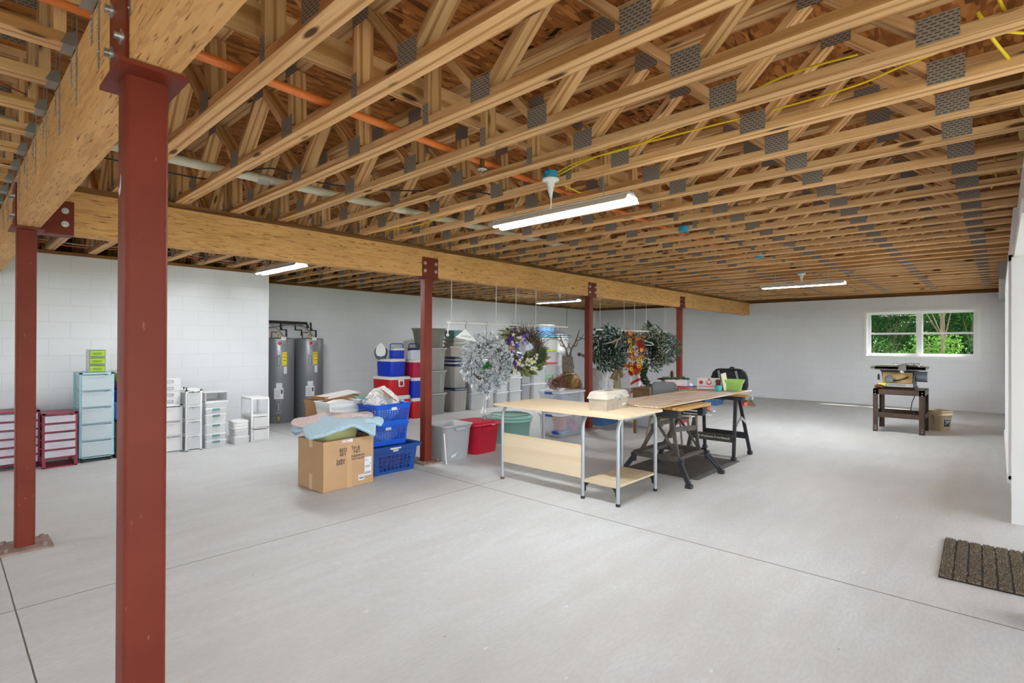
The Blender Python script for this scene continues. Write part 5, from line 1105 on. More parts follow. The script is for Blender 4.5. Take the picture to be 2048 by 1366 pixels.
def leafball(m, n, cen, rad, L, w, mi, r_, flat=1.0, out=.8):
    for _ in range(n):
        v = Vector((r_.gauss(0, 1), r_.gauss(0, 1)*flat, r_.gauss(0, 1))).normalized()
        p = Vector(cen)+Vector((v.x*rad, v.y*rad, v.z*rad))*r_.uniform(.3, 1)
        d = v*out+Vector((r_.uniform(-1, 1), r_.uniform(-1, 1), r_.uniform(-1, 1)))*.8
        m.leaf(p, d, (r_.uniform(-1, 1), r_.uniform(-1, 1), r_.uniform(-1, 1)), L*r_.uniform(.6, 1.2), w*r_.uniform(.7, 1.2), r_.choice(mi) if isinstance(mi, (list, tuple)) else mi)
def ring_leaves(m, n, R, r, L, w, mi, r_, sx=1.0, sz=1.0, a0=0, a1=2*PI, spiky=.7, depth=.7, cz=0):
    for _ in range(n):
        a = r_.uniform(a0, a1); b = r_.uniform(0, 2*PI); q = r*math.sqrt(r_.random())
        c = Vector((math.cos(a)*sx, 0, math.sin(a)*sz)); p = c*(R+q*math.cos(b))+Vector((0, q*math.sin(b)*depth, cz))
        tang = Vector((-math.sin(a), 0, math.cos(a)))
        d = c*math.cos(b)*spiky+Vector((0, math.sin(b)*spiky-.15, 0))+tang*.8+Vector((r_.uniform(-1, 1), r_.uniform(-1, 1), r_.uniform(-1, 1)))*.45
        m.leaf(p, d, (r_.uniform(-1, 1), r_.uniform(-1, 1), r_.uniform(-1, 1)), L*r_.uniform(.6, 1.3), w*r_.uniform(.7, 1.3), r_.choice(mi) if isinstance(mi, (list, tuple)) else mi)
def flower(m, p, R, n, mi, mc=None, r_=rnd, up=(0, -1, 0), w=None):
    up = Vector(up)+Vector((r_.uniform(-.5, .5), 0, r_.uniform(-.5, .5))); up.normalize(); a_ = up.orthogonal().normalized(); b_ = up.cross(a_)
    for k in range(n):
        a = 2*PI*k/n; d = a_*math.cos(a)+b_*math.sin(a)+up*.35; m.leaf(p, d, up, R, w or R*.55, mi, .3)
    if mc is not None: m.ball(tuple(Vector(p)+up*.006), R*.25, 5, mc)
def rzc(x, y=5.03): return -math.atan2(x, y)
def hook(par, top, zrod, m_=WIRE):
    obj('hanger', MB().tube([(0, 0, top), (0, 0, zrod-.03), (.02, 0, zrod-.0), (.0, 0, zrod+.022), (-.022, 0, zrod+.0)], .0028, 5), m_, par)
C = lambda n, c, r=.7, metal=0, **k: mat('decor_'+n, c, r, metal, **k)
SILM = [C('silver_mesh', 'c3c9cb', .35), C('silver_pale', 'e6e9ea', .3), C('silver_grey', '9aa3a6', .4)]
def sub_from(r_, fn, mats_, nm, par):
    m = MB(); fn(m, r_); return obj(nm, m, mats_, par)
# silver mesh wreath
t = thing('wreath', 'large silver mesh wreath with white berries hanging first on the rod', 'wreath', (4.93, 5.0, 1.17), rzc(4.93)); r_ = random.Random(41)
m = MB(); ring_leaves(m, 1900, .20, .13, .06, .04, [0, 0, 1, 2], r_, sz=1.18, depth=.8, spiky=1.0); obj('mesh_ruffles', m, SILM, t)
m = MB()
for i in range(26):
    a = r_.uniform(0, 6.28); R = r_.uniform(.12, .30); cx_, cz_ = R*math.cos(a), R*1.18*math.sin(a)
    for _ in range(26): 
        d = Vector((r_.gauss(0, 1), -abs(r_.gauss(0, .8)), r_.gauss(0, 1))).normalized(); m.leaf((cx_, -.10, cz_), d, (0, 0, 1), .055, .008, 1)
obj('white_sprays', m, SILM, t)
m = MB()
for i in range(230):
    a = r_.uniform(0, 6.28); R = r_.uniform(.08, .33); m.ball((R*math.cos(a), -.10-r_.uniform(0, .04), R*1.18*math.sin(a)), .0065, 4)
obj('berries', m, SILM[1], t)
m = MB(); leafball(m, 90, (.02, -.04, -.10), .07, .06, .035, 0, r_, .5); obj('green_leaves', m, C('bright_green', '2c7a30', .6), t)
obj('ribbon', MB().tube([(.10+.06*math.sin(a), -.08, -.16-.11*a/3) for a in (0, .8, 1.6, 2.4, 3)], .016, 5), C('satin_silver', 'a4b4c0', .3), t)
obj('twig_ring', MB().tube([(.2*math.cos(a), .02, .236*math.sin(a)) for a in [2*PI*k/24 for k in range(24)]], .02, 6, closed=True), C('ring_brown', '5a4632', .9), t); hook(t, .22, .51)
t = thing('bell_ornament', 'string of white bells and ribbon ending in a grey wheel, below the silver wreath', 'ornament', (4.90, 4.99, .42), rzc(4.9))
obj('ribbon_cord', MB().tube([(0, 0, .42), (-.01, 0, .25), (-.03, 0, .10), (-.02, 0, .05)], .006, 5).tube([(.02, 0, .36), (.01, 0, .2), (.0, 0, .08)], .005, 5), STR, t)
obj('wheel', MB().tube([(.022*math.cos(a)+.0, -.0, .0+.04+.022*math.sin(a)-.02) for a in [2*PI*k/18 for k in range(18)]], .012, 8, closed=True), C('wheel_grey', '85898c', .4), t)
for x, z in ((.05, .30), (.02, .28), (-.045, .10), (-.03, .13), (.0, .11)): obj('bell', MB().lathe([(.004, .03), (.010, .025), (.013, .0), (.02, -.02)], 12, (x, -.01, z)), WHITE, t)
obj('blue_bow', MB().box(-.01, -.02, .345, .05, .01, .36), C('bow_blue', '2f6f8c', .6), t)
# hanger and price card
t = thing('paper_hanger', 'white triangular paper hanger with green print on the rod', 'hanger', (4.58, 5.03, 1.50), rzc(4.6)+.1)
obj('card', MB().add([(0, -.004, .10), (-.13, -.004, -.005), (.15, -.004, -.06), (0, .004, .10), (-.13, .004, -.005), (.15, .004, -.06)], [(0, 1, 2), (5, 4, 3), (0, 3, 4, 1), (1, 4, 5, 2), (2, 5, 3, 0)]), WHITE, t)
text('GARDEN', .036, C('print_green', '5a8a7a', .6), t, (.012, -.0055, .005), (PI/2, .15, 0), sx=.9); hook(t, .10, .18)
# purple floral grapevine wreath
t = thing('wreath', 'grapevine twig wreath with purple and white flowers and an orange gourd', 'wreath', (5.66, 5.0, 1.34), rzc(5.66)); r_ = random.Random(43)
m = MB()
for i in range(380):
    a = r_.uniform(-.4, PI*.9) if i < 290 else r_.uniform(0, 2*PI); R = r_.uniform(.13, .27); L = r_.uniform(.14, .30)
    p0 = Vector((R*math.cos(a), r_.uniform(-.06, .05), R*math.sin(a))); tg = Vector((-math.sin(a), 0, math.cos(a))); dr = Vector((math.cos(a), 0, math.sin(a)))
    m.tube([p0, p0+tg*L*.5+dr*r_.uniform(-.02, .05), p0+tg*L*.8+dr*r_.uniform(.03, .16)], [.0035, .003, .0012], 4)
obj('twigs', m, C('twig', '64503f', .9), t)
obj('vine_ring', MB().tube([(.22*math.cos(a)+r_.uniform(-.01, .01), 0, r_.uniform(-.01,.01)+.22*math.sin(a)) for a in [2*PI*k/30 for k in range(30)]], .02, 6, closed=True), C('vine_dark', '4a3528', .95), t)
m = MB(); ring_leaves(m, 330, .24, .12, .12, .045, [0, 0, 1], r_, a0=PI*.55, a1=PI*1.85); obj('leaves', m, [C('olive_leaf', '848c4e', .7), C('dark_leaf', '4c5c38', .7)], t)
m = MB()
for i in range(260):
    a = r_.uniform(-.75, .15); m.leaf((.20*math.cos(a)+.02, -.05, .22*math.sin(a)-.03), (1, r_.uniform(-.6, .2), r_.uniform(-.7, .6)), (0, 1, 0), r_.uniform(.08, .17), .010, 0)
obj('fir_sprig', m, C('fir_green', '5c7450', .8), t)
def fl_part(nm, col, n, a0, a1, R0, R1, size, petals=6, cen=None, yy=-.10):
    m = MB()
    for i in range(n): a = r_.uniform(a0, a1); R = r_.uniform(R0, R1); flower(m, (R*math.cos(a), yy-r_.uniform(0, .03), R*math.sin(a)), size*r_.uniform(.7, 1.2), petals, 0, 1 if cen else None, r_)
    return obj(nm, m, [C(nm+col, col, .7)]+([C('cen'+cen, cen, .7)] if cen else []), t)
fl_part('purple_flowers', '5a2a86', 16, PI*.55, PI*1.5, .20, .34, .045); fl_part('violet_flowers', '6a5ab8', 18, PI*.4, PI*1.7, .08, .22, .034)
fl_part('white_flowers', 'd8cfc6', 26, PI*.4, PI*1.9, .10, .26, .032, 5); fl_part('cream_flowers', 'd8d8a6', 14, PI*1.25, PI*1.8, .18, .33, .042); fl_part('pale_hydrangea', 'd9dcef', 10, 0, .5, .06, .13, .04)
obj('gourd', MB().ball((-.16, -.10, .02), .055, 10, 0, (1, .8, .85)), C('gourd_orange', 'c8822c', .5), t); hook(t, .24, .33)
for i in range(6):
    x = 6.02+.11*i; t = thing('wire_hanger', '%s empty wire coat hanger at the right end of the first rod' % ORD[i], 'hanger', (x, 5.035, 1.68), rzc(x)+(i-2.5)*.12, 'empty wire hangers')
    cl = WIRE if i != 1 else C('pink_wire', 'b4708c', .5)
    obj('wire', MB().tube([(-.004, 0, -.015), (-.02, 0, .0), (0, 0, .018), (.02, 0, .0), (.0, 0, -.03), (0, 0, -.07), (.19, 0, -.14), (.20, 0, -.155), (.18, 0, -.165), (-.18, 0, -.165), (-.20, 0, -.155), (-.19, 0, -.14), (0, 0, -.07)], .0028, 5), cl, t)
# greenery wreaths on the second rod
EU = [C('eucalypt_dark', '2b4238', .7), C('eucalypt_mid', '4a6a5c', .7), C('eucalypt_grey', '86988c', .7), C('blackish_leaf', '22292a', .8)]  # last tone is a near-black leaf colour
t = thing('wreath', 'dense dark eucalyptus wreath with taupe ribbon right of the second column', 'wreath', (7.93, 5.0, 1.33), rzc(7.93)); r_ = random.Random(51)
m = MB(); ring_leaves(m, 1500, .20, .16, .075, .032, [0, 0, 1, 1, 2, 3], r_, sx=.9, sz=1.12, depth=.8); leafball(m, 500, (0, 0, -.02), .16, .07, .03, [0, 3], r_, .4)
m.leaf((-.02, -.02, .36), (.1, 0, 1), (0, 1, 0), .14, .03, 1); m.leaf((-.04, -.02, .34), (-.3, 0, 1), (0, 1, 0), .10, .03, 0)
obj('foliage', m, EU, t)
obj('ribbon', MB().tube([(-.12, -.17, .08), (-.03, -.19, .10), (.06, -.18, .12), (.16, -.17, .17), (.20, -.16, .20), (.14, -.18, .14), (.10, -.18, .02)], [.004, .016, .02, .012, .01, .012, .016], 5), C('taupe_ribbon', 'a39684', .8), t)
m = MB(); [m.ball((r_.uniform(-.2, .2), -.17, r_.uniform(-.3, .2)), .009, 5) for _ in range(24)]; obj('yellow_berries', m, C('berry_yellow', 'b7b27c', .6), t)
m = MB(); ring_leaves(m, 90, .2, .16, .06, .02, 0, r_, sz=1.12); obj('cream_sprigs', m, C('cream_sprig', 'b7b39c', .8), t); hook(t, .3, .33)
t = thing('wreath', 'autumn wreath of berries, yellow sunflowers and orange leaves in the middle of the second rod', 'wreath', (8.62, 5.03, 1.26), rzc(8.62)); r_ = random.Random(52)
m = MB()
for i in range(180):
    a = r_.uniform(-.5, 3.4); R = r_.uniform(.20, .33); p0 = Vector((R*math.cos(a), r_.uniform(-.12, .04), R*1.1*math.sin(a))); tg = Vector((-math.sin(a), 0, math.cos(a)))
    m.tube([p0, p0+tg*.10+Vector((r_.uniform(-.03, .03), -.02, r_.uniform(-.03, .03)))], .0028, 4)
obj('twigs', m, C('twig_brown', '4f3a2a', .9), t)
m = MB(); [m.ball((lambda a, R: (R*math.cos(a), -.08-r_.uniform(0, .06), R*1.1*math.sin(a)))(r_.uniform(.9, 3.9), r_.uniform(.16, .34)), .007, 4) for _ in range(420)]; obj('gold_berries', m, [C('berry_gold', '9c7c48', .6)], t)
m = MB(); [leafball(m, 14, (r_.uniform(-.1, .24), -.10, r_.uniform(-.34, .34)), .05, .07, .04, [0, 1], r_, .5) for _ in range(22)]; obj('autumn_leaves', m, [C('leaf_orange', 'd08028', .6), C('leaf_rust', '8c4a24', .7)], t)
m = MB(); ring_leaves(m, 520, .24, .10, .06, .022, [0, 0, 1], r_, sz=1.12, a0=.7, a1=4.4); obj('dry_foliage', m, [C('dry_brown', '7d6442', .9), C('dry_dark', '4a3a28', .9)], t)
m = MB()
for x, z in ((.04, .16), (.05, .10), (.06, .03), (.22, -.10), (.21, -.17), (.06, -.30), (.19, -.25), (.03, .22)): flower(m, (x, -.17, z), .048, 10, 0, 1, r_, w=.02)
obj('sunflowers', m, [C('sun_yellow', 'f2c811', .6), C('sun_core', '3a2414', .8)], t)
m = MB()
for x, z in ((.15, -.31), (.19, -.28), (.12, -.27), (.24, .12), (.20, .16), (.05, -.37)): flower(m, (x, -.17, z), .05, 9, 0, None, r_)
obj('red_flowers', m, C('flower_red', 'c6241e', .7), t)
m = MB()
for x, z in ((.08, -.02), (.10, -.12), (-.02, -.24), (.24, .05), (.18, .26), (.04, .36), (.1, -.34)): flower(m, (x, -.165, z), .055, 7, 0, None, r_)
obj('orange_flowers', m, C('flower_orange', 'e48a20', .7), t); hook(t, .33, .40)
t = thing('burlap_bow', 'tan burlap bow hanging below the eucalyptus wreath', 'bow', (8.28, 5.03, .93), rzc(8.3))
obj('loop', MB().tube([(0, 0, .06), (-.05, -.02, -.02), (-.10, -.02, -.13), (-.04, -.02, -.16), (0, 0, .04)], [.01, .035, .05, .04, .012], 7), C('burlap', '8f7c5e', .95, noise=.2, nscale=60), t)
obj('loop', MB().tube([(0, 0, .06), (.06, -.03, .0), (.10, -.03, -.08), (.07, -.03, -.11), (0, 0, .04)], [.01, .035, .045, .035, .012], 7), C('burlap_pale', 'a38c78', .95), t); obj('cord', MB().cyl((0, 0, .06), (0, 0, .74), .002, n=4), STR, t)
t = thing('wreath', 'tall boxwood wreath with white berries and a trailing garland on the second rod', 'wreath', (9.52, 5.03, 1.33), rzc(9.52)); r_ = random.Random(53)
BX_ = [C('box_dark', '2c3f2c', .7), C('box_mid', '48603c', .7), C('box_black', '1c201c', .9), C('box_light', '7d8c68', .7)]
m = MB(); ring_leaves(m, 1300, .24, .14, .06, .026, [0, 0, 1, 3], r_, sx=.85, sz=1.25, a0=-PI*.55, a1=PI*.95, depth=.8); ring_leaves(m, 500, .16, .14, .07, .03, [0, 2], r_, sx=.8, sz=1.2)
for k in range(26):
    f = k/25; leafball(m, 26, (-.10-.10*math.sin(f*2.6)+.10*f, -.06, -.32-.42*f), .05, .05, .028, [0, 1], r_, .6)
leafball(m, 30, (-.06, 0, .46), .05, .08, .03, 0, r_); m.leaf((-.05, 0, .46), (-.3, 0, 1), (0, 1, 0), .12, .03, 0)
obj('foliage', m, BX_, t)
m = MB(); [m.ball((lambda a, R: (R*.85*math.cos(a), -.12-r_.uniform(0, .05), R*1.25*math.sin(a)))(r_.uniform(-1.4, 2.6), r_.uniform(.16, .34)), .0065, 4) for _ in range(170)]; obj('white_berries', m, C('berry_white', 'cfcab0', .5), t)
m = MB(); [flower(m, (x, -.14, z), .05, 7, 0, None, r_) for x, z in ((-.14, .02), (-.16, -.02), (-.20, .12))]; obj('dark_red_flower', m, C('dark_red', '7a1a1c', .8), t)
obj('white_hanger', MB().tube([(-.24, -.16, .20), (-.08, -.18, .13), (.02, -.18, .10), (.04, -.18, .07), (-.02, -.18, .06), (-.22, -.17, .08)], .009, 6), WHITE, t); hook(t, .35, .33)
t = thing('wreath', 'open evergreen pine wreath hanging last, just left of the farthest column', 'wreath', (10.08, 5.03, 1.32), rzc(10.08)); r_ = random.Random(54)
m = MB(); ring_leaves(m, 1700, .22, .10, .075, .012, [0, 0, 1, 2], r_, depth=.9); obj('foliage', m, [C('pine_dark', '2f4a3a', .8), C('pine_mid', '4c6b54', .8), C('pine_frost', '8aa08c', .8)], t)
m = MB(); [m.ball((.2*math.cos(a), -.09, .2*math.sin(a)), .022, 6, 0, (1, 1, 1.4)) for a in (.3, 1.4, 2.5, 3.6, 4.7, 5.6)]; obj('pine_cones', m, MATS['cone_brown'], t)
obj('wire_loops', MB().tube([(.10+.16*math.cos(a), -.05, .22+.05*math.sin(a)) for a in [2*PI*k/14 for k in range(14)]], .003, 4, closed=True), WIRE, t); obj('clip', MB().tube([(-.05, 0, .24), (-.06, 0, .34), (-.02, 0, .36)], .006, 5), WHITE, t)
# candy-cane posts
def candy(label, x, y, h, w, seed):
    t = thing('candy_post', label, 'decoration', (x, y, 0), rzc(x, y)+.2, 'candy striped posts'); r_ = random.Random(seed)
    obj('post', MB().loft([(0, w/2, w/2, .01), (h, w/2, w/2, .01)], 3), PNT, t); m = MB()
    k = 0; z = .10
    while z < h-.08:
        e = .0015; s = w/2+e; q = .055
        for p0, p1, a, b in (((-s, -s), (s, -s), 0, .07), ((s, -s), (s, s), .07, .10), ((-s, s), (-s, -s), -.03, 0)):
            m.add([(*p0, z+a), (*p1, z+b), (*p1, z+b+q), (*p0, z+a+q)], [(0, 1, 2, 3)])
        z += .17
    obj('red_stripe', m, C('candy_red', 'cc1f26', .6), t)
candy('candy striped post standing nearest under the autumn wreath', 9.44, 5.36, .93, .13, 1); candy('candy striped post in the middle of the three under the garland', 9.72, 5.46, .90, .13, 2); candy('candy striped post farthest right of the three under the garland', 9.98, 5.58, .84, .12, 3)
def flare(label, x, y, h, r0, r1, m_, seed=1, n=500):
    t = thing('frosted_planter', label, 'planter', (x, y, 0), 0, 'frosty white planters'); obj('pot', MB().lathe([(r0, 0), (r0, .02), (r1, h), (r1-.02, h), (r0-.02, .05)], 14, smooth=False), m_, t)
    m = MB(); r_ = random.Random(seed)
    for i in range(n):
        a, z = r_.uniform(0, 6.28), r_.uniform(.3, 1)*h; R = r0+(r1-r0)*z/h; m.leaf((R*math.cos(a), R*math.sin(a), z), (math.cos(a)*.6, math.sin(a)*.6, r_.uniform(-1, 1)), (0, 0, 1), .05, .008, 0)
    obj('frost_sprays', m, SILM[1], t)
FW = C('frosted_white', 'd4d3cf', .8, noise=.25, nscale=22)
flare('tall frosty white planter below the eucalyptus wreath, nearer the red column', 8.66, 5.66, .95, .10, .17, FW, 1); flare('tall frosty white planter beside the raffia bundle', 9.02, 5.74, .97, .10, .14, FW, 2)
t = thing('raffia_bundle', 'cream raffia skirt bundle between the frosty planter and candy posts', 'decoration', (9.36, 5.72, 0)); r_ = random.Random(4); m = MB()
for i in range(260):
    a = r_.uniform(0, 6.28); R = r_.uniform(.08, .17); m.bar((R*.35*math.cos(a), R*.35*math.sin(a), .86), (R*math.cos(a), R*math.sin(a), .02), .008, .004)
obj('strands', m, C('raffia', 'cfc3a0', .9), t); obj('tie', MB().cyl((0, 0, .83), (0, 0, .90), .055, n=14), C('raffia_tie', '8a7348', .9), t)
# tinsel and glitter on the clear tubs
t = thing('tinsel_wreath', 'small red tinsel wreath sitting on the clear tub lid', 'wreath', (6.42, 5.00, .815), rzc(6.4)); r_ = random.Random(61)
RT_ = [C('tinsel_red', 'a3121e', .3), C('tinsel_dark', '5c0c12', .4), C('tinsel_green', '3f9a50', .4)]
m = MB(); ring_leaves(m, 700, .075, .038, .035, .007, [0, 0, 1, 1, 2], r_, depth=1); obj('tinsel', m, RT_, t); obj('white_spray', sub_ := MB().ball((-.02, -.03, .10), .03, 6), C('frost_grey', 'a8a49e', .8), t)
t = thing('tinsel_garland', 'red tinsel garland heaped between the little wreath and the gold ball', 'garland', (6.62, 5.06, .70), rzc(6.6)); m = MB()
for k in range(22):
    f = k/21; leafball(m, 40, (-.10+.22*f, 0, .06+.20*f), .05, .045, .007, [0, 0, 1, 2], r_)
obj('tinsel', m, RT_, t)
t = thing('glitter_ball', 'gold glitter ball with red tinsel around its foot on the clear tub', 'ornament', (6.86, 5.02, .70)); m = MB()
obj('core', MB().loft([(.01, .08, .08, .05), (.05, .10, .10, .05), (.20, .10, .10, .05), (.24, .07, .07, .04)], 4), C('gold_core', '8a6a3c', .5, .4), t)
leafball(m, 1500, (0, 0, .12), .125, .028, .012, [0, 1], r_, 1, .5); obj('glitter', m, [C('glitter_gold', 'b08c52', .3, .4), C('glitter_brown', '5c4020', .5)], t)
m = MB(); leafball(m, 160, (.06, -.05, .04), .07, .045, .007, [0, 1, 2], r_); obj('tinsel', m, RT_, t)
# driftwood reindeer
t = thing('driftwood_reindeer', 'driftwood reindeer with antlers and red ball nose partly behind the second column', 'reindeer', (7.77, 5.75, 0), rzc(7.77, 5.75)); DW = C('driftwood', '8c8070', .9, noise=.3, nscale=18, bump=.5)
m = MB(); m.tube([(0, 0, .62), (-.01, 0, .80), (-.03, -.02, 1.0), (-.02, -.03, 1.18)], [.13, .10, .095, .10], 12); obj('neck', m, DW, t)
m = MB()
for i in range(60):
    a = rnd.uniform(0, 6.28); z = rnd.uniform(.65, 1.12); m.bar((.10*math.cos(a), .10*math.sin(a), z), (.09*math.cos(a+.3)-.02, .09*math.sin(a+.3), z+.16), .012, .012)
obj('bark_strips', m, C('driftwood_pale', 'a39885', .9), t)
m = MB().tube([(.21, -.08, 1.22), (.30, -.06, 1.19), (.40, .0, 1.17), (.52, .06, 1.16)], [.02, .035, .07, .08], 10); obj('head', m, DW, t); obj('nose', MB().ball((.19, -.09, 1.225), .034, 10), C('nose_red', '7c1818', .35), t)
obj('body', MB().tube([(.02, .05, .68), (.10, .45, .62), (.12, .85, .60)], [.14, .17, .14], 12), DW, t)
for x, y in ((-.06, .0), (.10, .0), (.02, .85), (.2, .85)): obj('leg', MB().tube([(x, y, .62), (x-.01, y, .3), (x, y, 0)], [.045, .03, .028], 8), DW, t)
def antler(s): 
    m = MB(); m.tube([(s*.02, 0, 1.18), (s*.05, 0, 1.32), (s*.11, 0, 1.42), (s*.16, 0, 1.56), (s*.20, 0, 1.68) if s > 0 else (s*.15, 0, 1.50)], [.022, .018, .016, .013, .006], 7)
    m.tube([(s*.07, 0, 1.36), (s*.14, -.02, 1.38), (s*.17, -.02, 1.46)], [.014, .012, .005], 6).tube([(s*.13, 0, 1.46), (s*.22, 0, 1.50), (s*.27, 0, 1.60)], [.012, .01, .004], 6).tube([(s*.18, 0, 1.53), (s*.28, 0, 1.50), (s*.36, 0, 1.53)], [.011, .009, .004], 6).tube([(s*.05, 0, 1.30), (s*.0, .0, 1.38), (s*-.02, 0, 1.44)], [.01, .008, .004], 6)
    obj('antler', m, DW, t)
antler(1); antler(-1)
t = thing('tinsel_garland', 'red tinsel collar around the base of the reindeer neck', 'garland', (7.77, 5.75, .70), rzc(7.77, 5.75)); m = MB()
for k in range(16): a = k*PI/8; leafball(m, 34, (.17*math.cos(a), .17*math.sin(a), .08*math.sin(a)), .05, .06, .009, [0, 1], r_)
obj('tinsel', m, RT_, t)

# ------------------------------------------------------------ services in the ceiling
ORP = mat('orange_pipe', 'e07a34', .4); CPVC = mat('cream_pipe', 'd3cdb8', .45); YC = mat('yellow_cable', 'e6c81c', .5); BLB = mat('blue_box', '1d8fb8', .5); BKC2 = mat('black_cable', '22242c', .5)
t = thing('sprinkler_pipe', 'long orange sprinkler pipe running across the trusses over both bays of the left beam', 'pipe', (0, 0, 2.65)); obj('pipe', MB().tube([(-5, 2.42, 0), (.3, 2.50, 0), (3, 2.60, 0), (14.6, 2.62, 0)], .021, 14), ORP, t)
def sprinkler(label, x, y):
    t = thing('sprinkler', label, 'sprinkler', (x, y, 2.65), 0, 'pendent sprinkler heads')
    obj('fitting', MB().cyl((0, 0, -.01), (0, 0, -.075), .016, n=10), mat('brown_fitting', '6a4a30', .5), t); obj('escutcheon', MB().lathe([(.010, -.072), (.032, -.076), (.034, -.080), (.008, -.082)], 20), BOLT, t)
    obj('frame', MB().tube([(-.008, 0, -.082), (-.014, 0, -.10), (-.004, 0, -.115)], .002, 5).tube([(.008, 0, -.082), (.014, 0, -.10), (.004, 0, -.115)], .002, 5).cyl((0, 0, -.116), (0, 0, -.118), .013, n=12), BOLT, t)
sprinkler('sprinkler head on the orange pipe before the nearest tube light', 2.44, 2.52); sprinkler('farther sprinkler head near the small blue box', 7.6, 2.56); 
t = thing('sprinkler_pipe', 'orange pipe running through the trusses beyond the long beam', 'pipe', (0, 0, 2.65)); obj('pipe', MB().tube([(.7, 7.3, 0), (14.6, 7.3, 0)], .016, 10), ORP, t)
t = thing('drain_pipe', 'cream plastic pipe threaded through the trusses near the long beam', 'pipe', (0, 0, 2.668)); obj('pipe', MB().tube([(-3.5, 4.14, 0), (.5, 4.14, 0), (5.5, 4.10, 0)], .033, 14), CPVC, t); obj('coupling', MB().tube([(1.63, 4.138, 0), (1.72, 4.138, 0)], .040, 14), mat('grey_coupling', 'a9a9a9', .5), t)
def cable(label, pts, m_, r=.0055, flat=False, name='cable'): return tag(obj(name, MB().tube(smooth_pts(pts), r, 6), m_), label, 'cable')
def smooth_pts(pts, n=6):
    P_ = [Vector(p) for p in pts]; out = []
    for i in range(len(P_)-1):
        a, b, c, d = P_[max(i-1, 0)], P_[i], P_[i+1], P_[min(i+2, len(P_)-1)]
        for k in range(n):
            u = k/n; out.append(.5*((2*b)+(c-a)*u+(2*a-5*b+4*c-d)*u*u+(3*b-a-3*c+d)*u**3))
    return out+[P_[-1]]
cable('yellow cable looping from the nearest blue box toward the camera', [(2.93, 2.33, 2.60), (2.95, 2.1, 2.66), (2.96, 1.75, 2.66), (2.90, 1.4, 2.67), (2.72, .95, 2.66), (2.66, .70, 2.67), (2.70, .45, 2.68)], YC)
cable('yellow cable running to the right from the nearest blue box', [(2.96, 2.33, 2.60), (2.93, 1.95, 2.65), (2.96, 1.41, 2.66), (2.99, .82, 2.66), (2.97, .5, 2.66), (2.92, .30, 2.67), (2.85, -.2, 2.70)], YC)
cable('yellow cable dipping from the trusses toward the long beam', [(3.20, 4.98, 2.62), (3.25, 4.33, 2.60), (3.22, 3.75, 2.62), (3.20, 3.3, 2.66)], YC)
cable('short loose yellow cable end beside the nearest blue box', [(3.20, 2.46, 2.64), (3.30, 2.40, 2.60), (3.40, 2.40, 2.60), (3.47, 2.33, 2.62)], YC)
cable('yellow cable end at the top right, drooping between trusses', [(2.62, -.05, 2.80), (2.55, .0, 2.68), (2.63, -.02, 2.62)], YC, .0065)
cable('pair of yellow cable ends hanging at the right end of the trusses', [(2.70, .06, 2.70), (2.78, .02, 2.62), (2.98, -.03, 2.60)], YC, .0065)
cable('yellow cable bending over the right end of the trusses', [(2.72, .06, 2.70), (2.80, .0, 2.65), (2.9, -.12, 2.63)], YC, .0065)
for i, x in enumerate((4.75, 5.2, 6.4)): cable('%s small yellow cable end by the white header' % ORD[i], [(x, .03, 2.72), (x+.03, .01, 2.62), (x-.02, .04, 2.56)], YC, .006)
cable('black cable sagging through the trusses behind the big column', [(.55, 4.45, 2.66), (.84, 4.40, 2.65), (1.13, 4.39, 2.64), (1.39, 4.27, 2.63), (1.62, 3.88, 2.68), (1.97, 3.81, 2.64), (2.46, 3.61, 2.65), (2.91, 3.15, 2.65), (3.13, 3.02, 2.62)], BKC2)
cable('black cord hanging in a shallow loop beyond the beam over the first rod', [(6.1, 6.2, 2.54), (6.4, 6.2, 2.44), (6.8, 6.2, 2.42), (7.2, 6.2, 2.54)], BKC2, .004)
cable('thin red thermostat wire sagging between the left trusses', [(-.3, 2.95, 2.66), (.05, 3.2, 2.60), (.19, 3.37, 2.61), (.30, 3.54, 2.64), (.34, 3.63, 2.66)], mat('red_wire', 'b0402c', .5), .003)
cable('thin blue wire crossing the left trusses', [(-.1, 5.1, 2.66), (.1, 5.5, 2.62), (.3, 6.0, 2.64)], mat('blue_wire', '2a48a8', .5), .004)
for i, (dz, c) in enumerate(((0, 'd05a34'), (.03, 'c9c6bc'))): cable('%s line sagging above the white block wall' % ('orange' if i == 0 else 'pale grey'), [(.6, 8.45, 2.64+dz), (1.2, 8.42, 2.60+dz), (2.0, 8.40, 2.64+dz), (2.9, 8.45, 2.60+dz), (3.6, 8.5, 2.66+dz)], mat('line'+c, c, .5), .006)
def jbox(label, x, y, lamp=False, z=2.56, drop=None):
    t = thing('junction_box', label, 'electrical box', (x, y, z), .3, 'blue ceiling boxes')
    obj('box', MB().lathe([(.048, .05), (.05, .0), (.048, -.002)], 14).box(.03, -.02, .01, .075, .02, .035).box(-.075, -.012, .015, -.03, .012, .03), BLB, t)
    if lamp:
        obj('lampholder', MB().lathe([(.058, -.002), (.06, -.012), (.045, -.02), (.03, -.022), (.026, -.05), (.02, -.055)], 24), WHITE, t)
        obj('plug', MB().tube([(0, 0, -.05), (0, 0, -.075), (.005, 0, -.10), (.01, 0, -.13)], [.022, .022, .013, .008], 10), WHITE, t)
        obj('cord', MB().tube([(.01, 0, -.12), (.012, 0, -.17), (0, .0, -.205)], .005, 6), WHITE, t)
jbox('blue box with white plug-in lampholder above the nearest tube light', 2.84, 2.26, True, 2.548); jbox('blue box with lampholder above the distant tube light by the window', 9.35, 2.32, True, 2.55); jbox('blue box with lampholder above the distant light beyond the beam', 9.45, 7.25, True, 2.55)
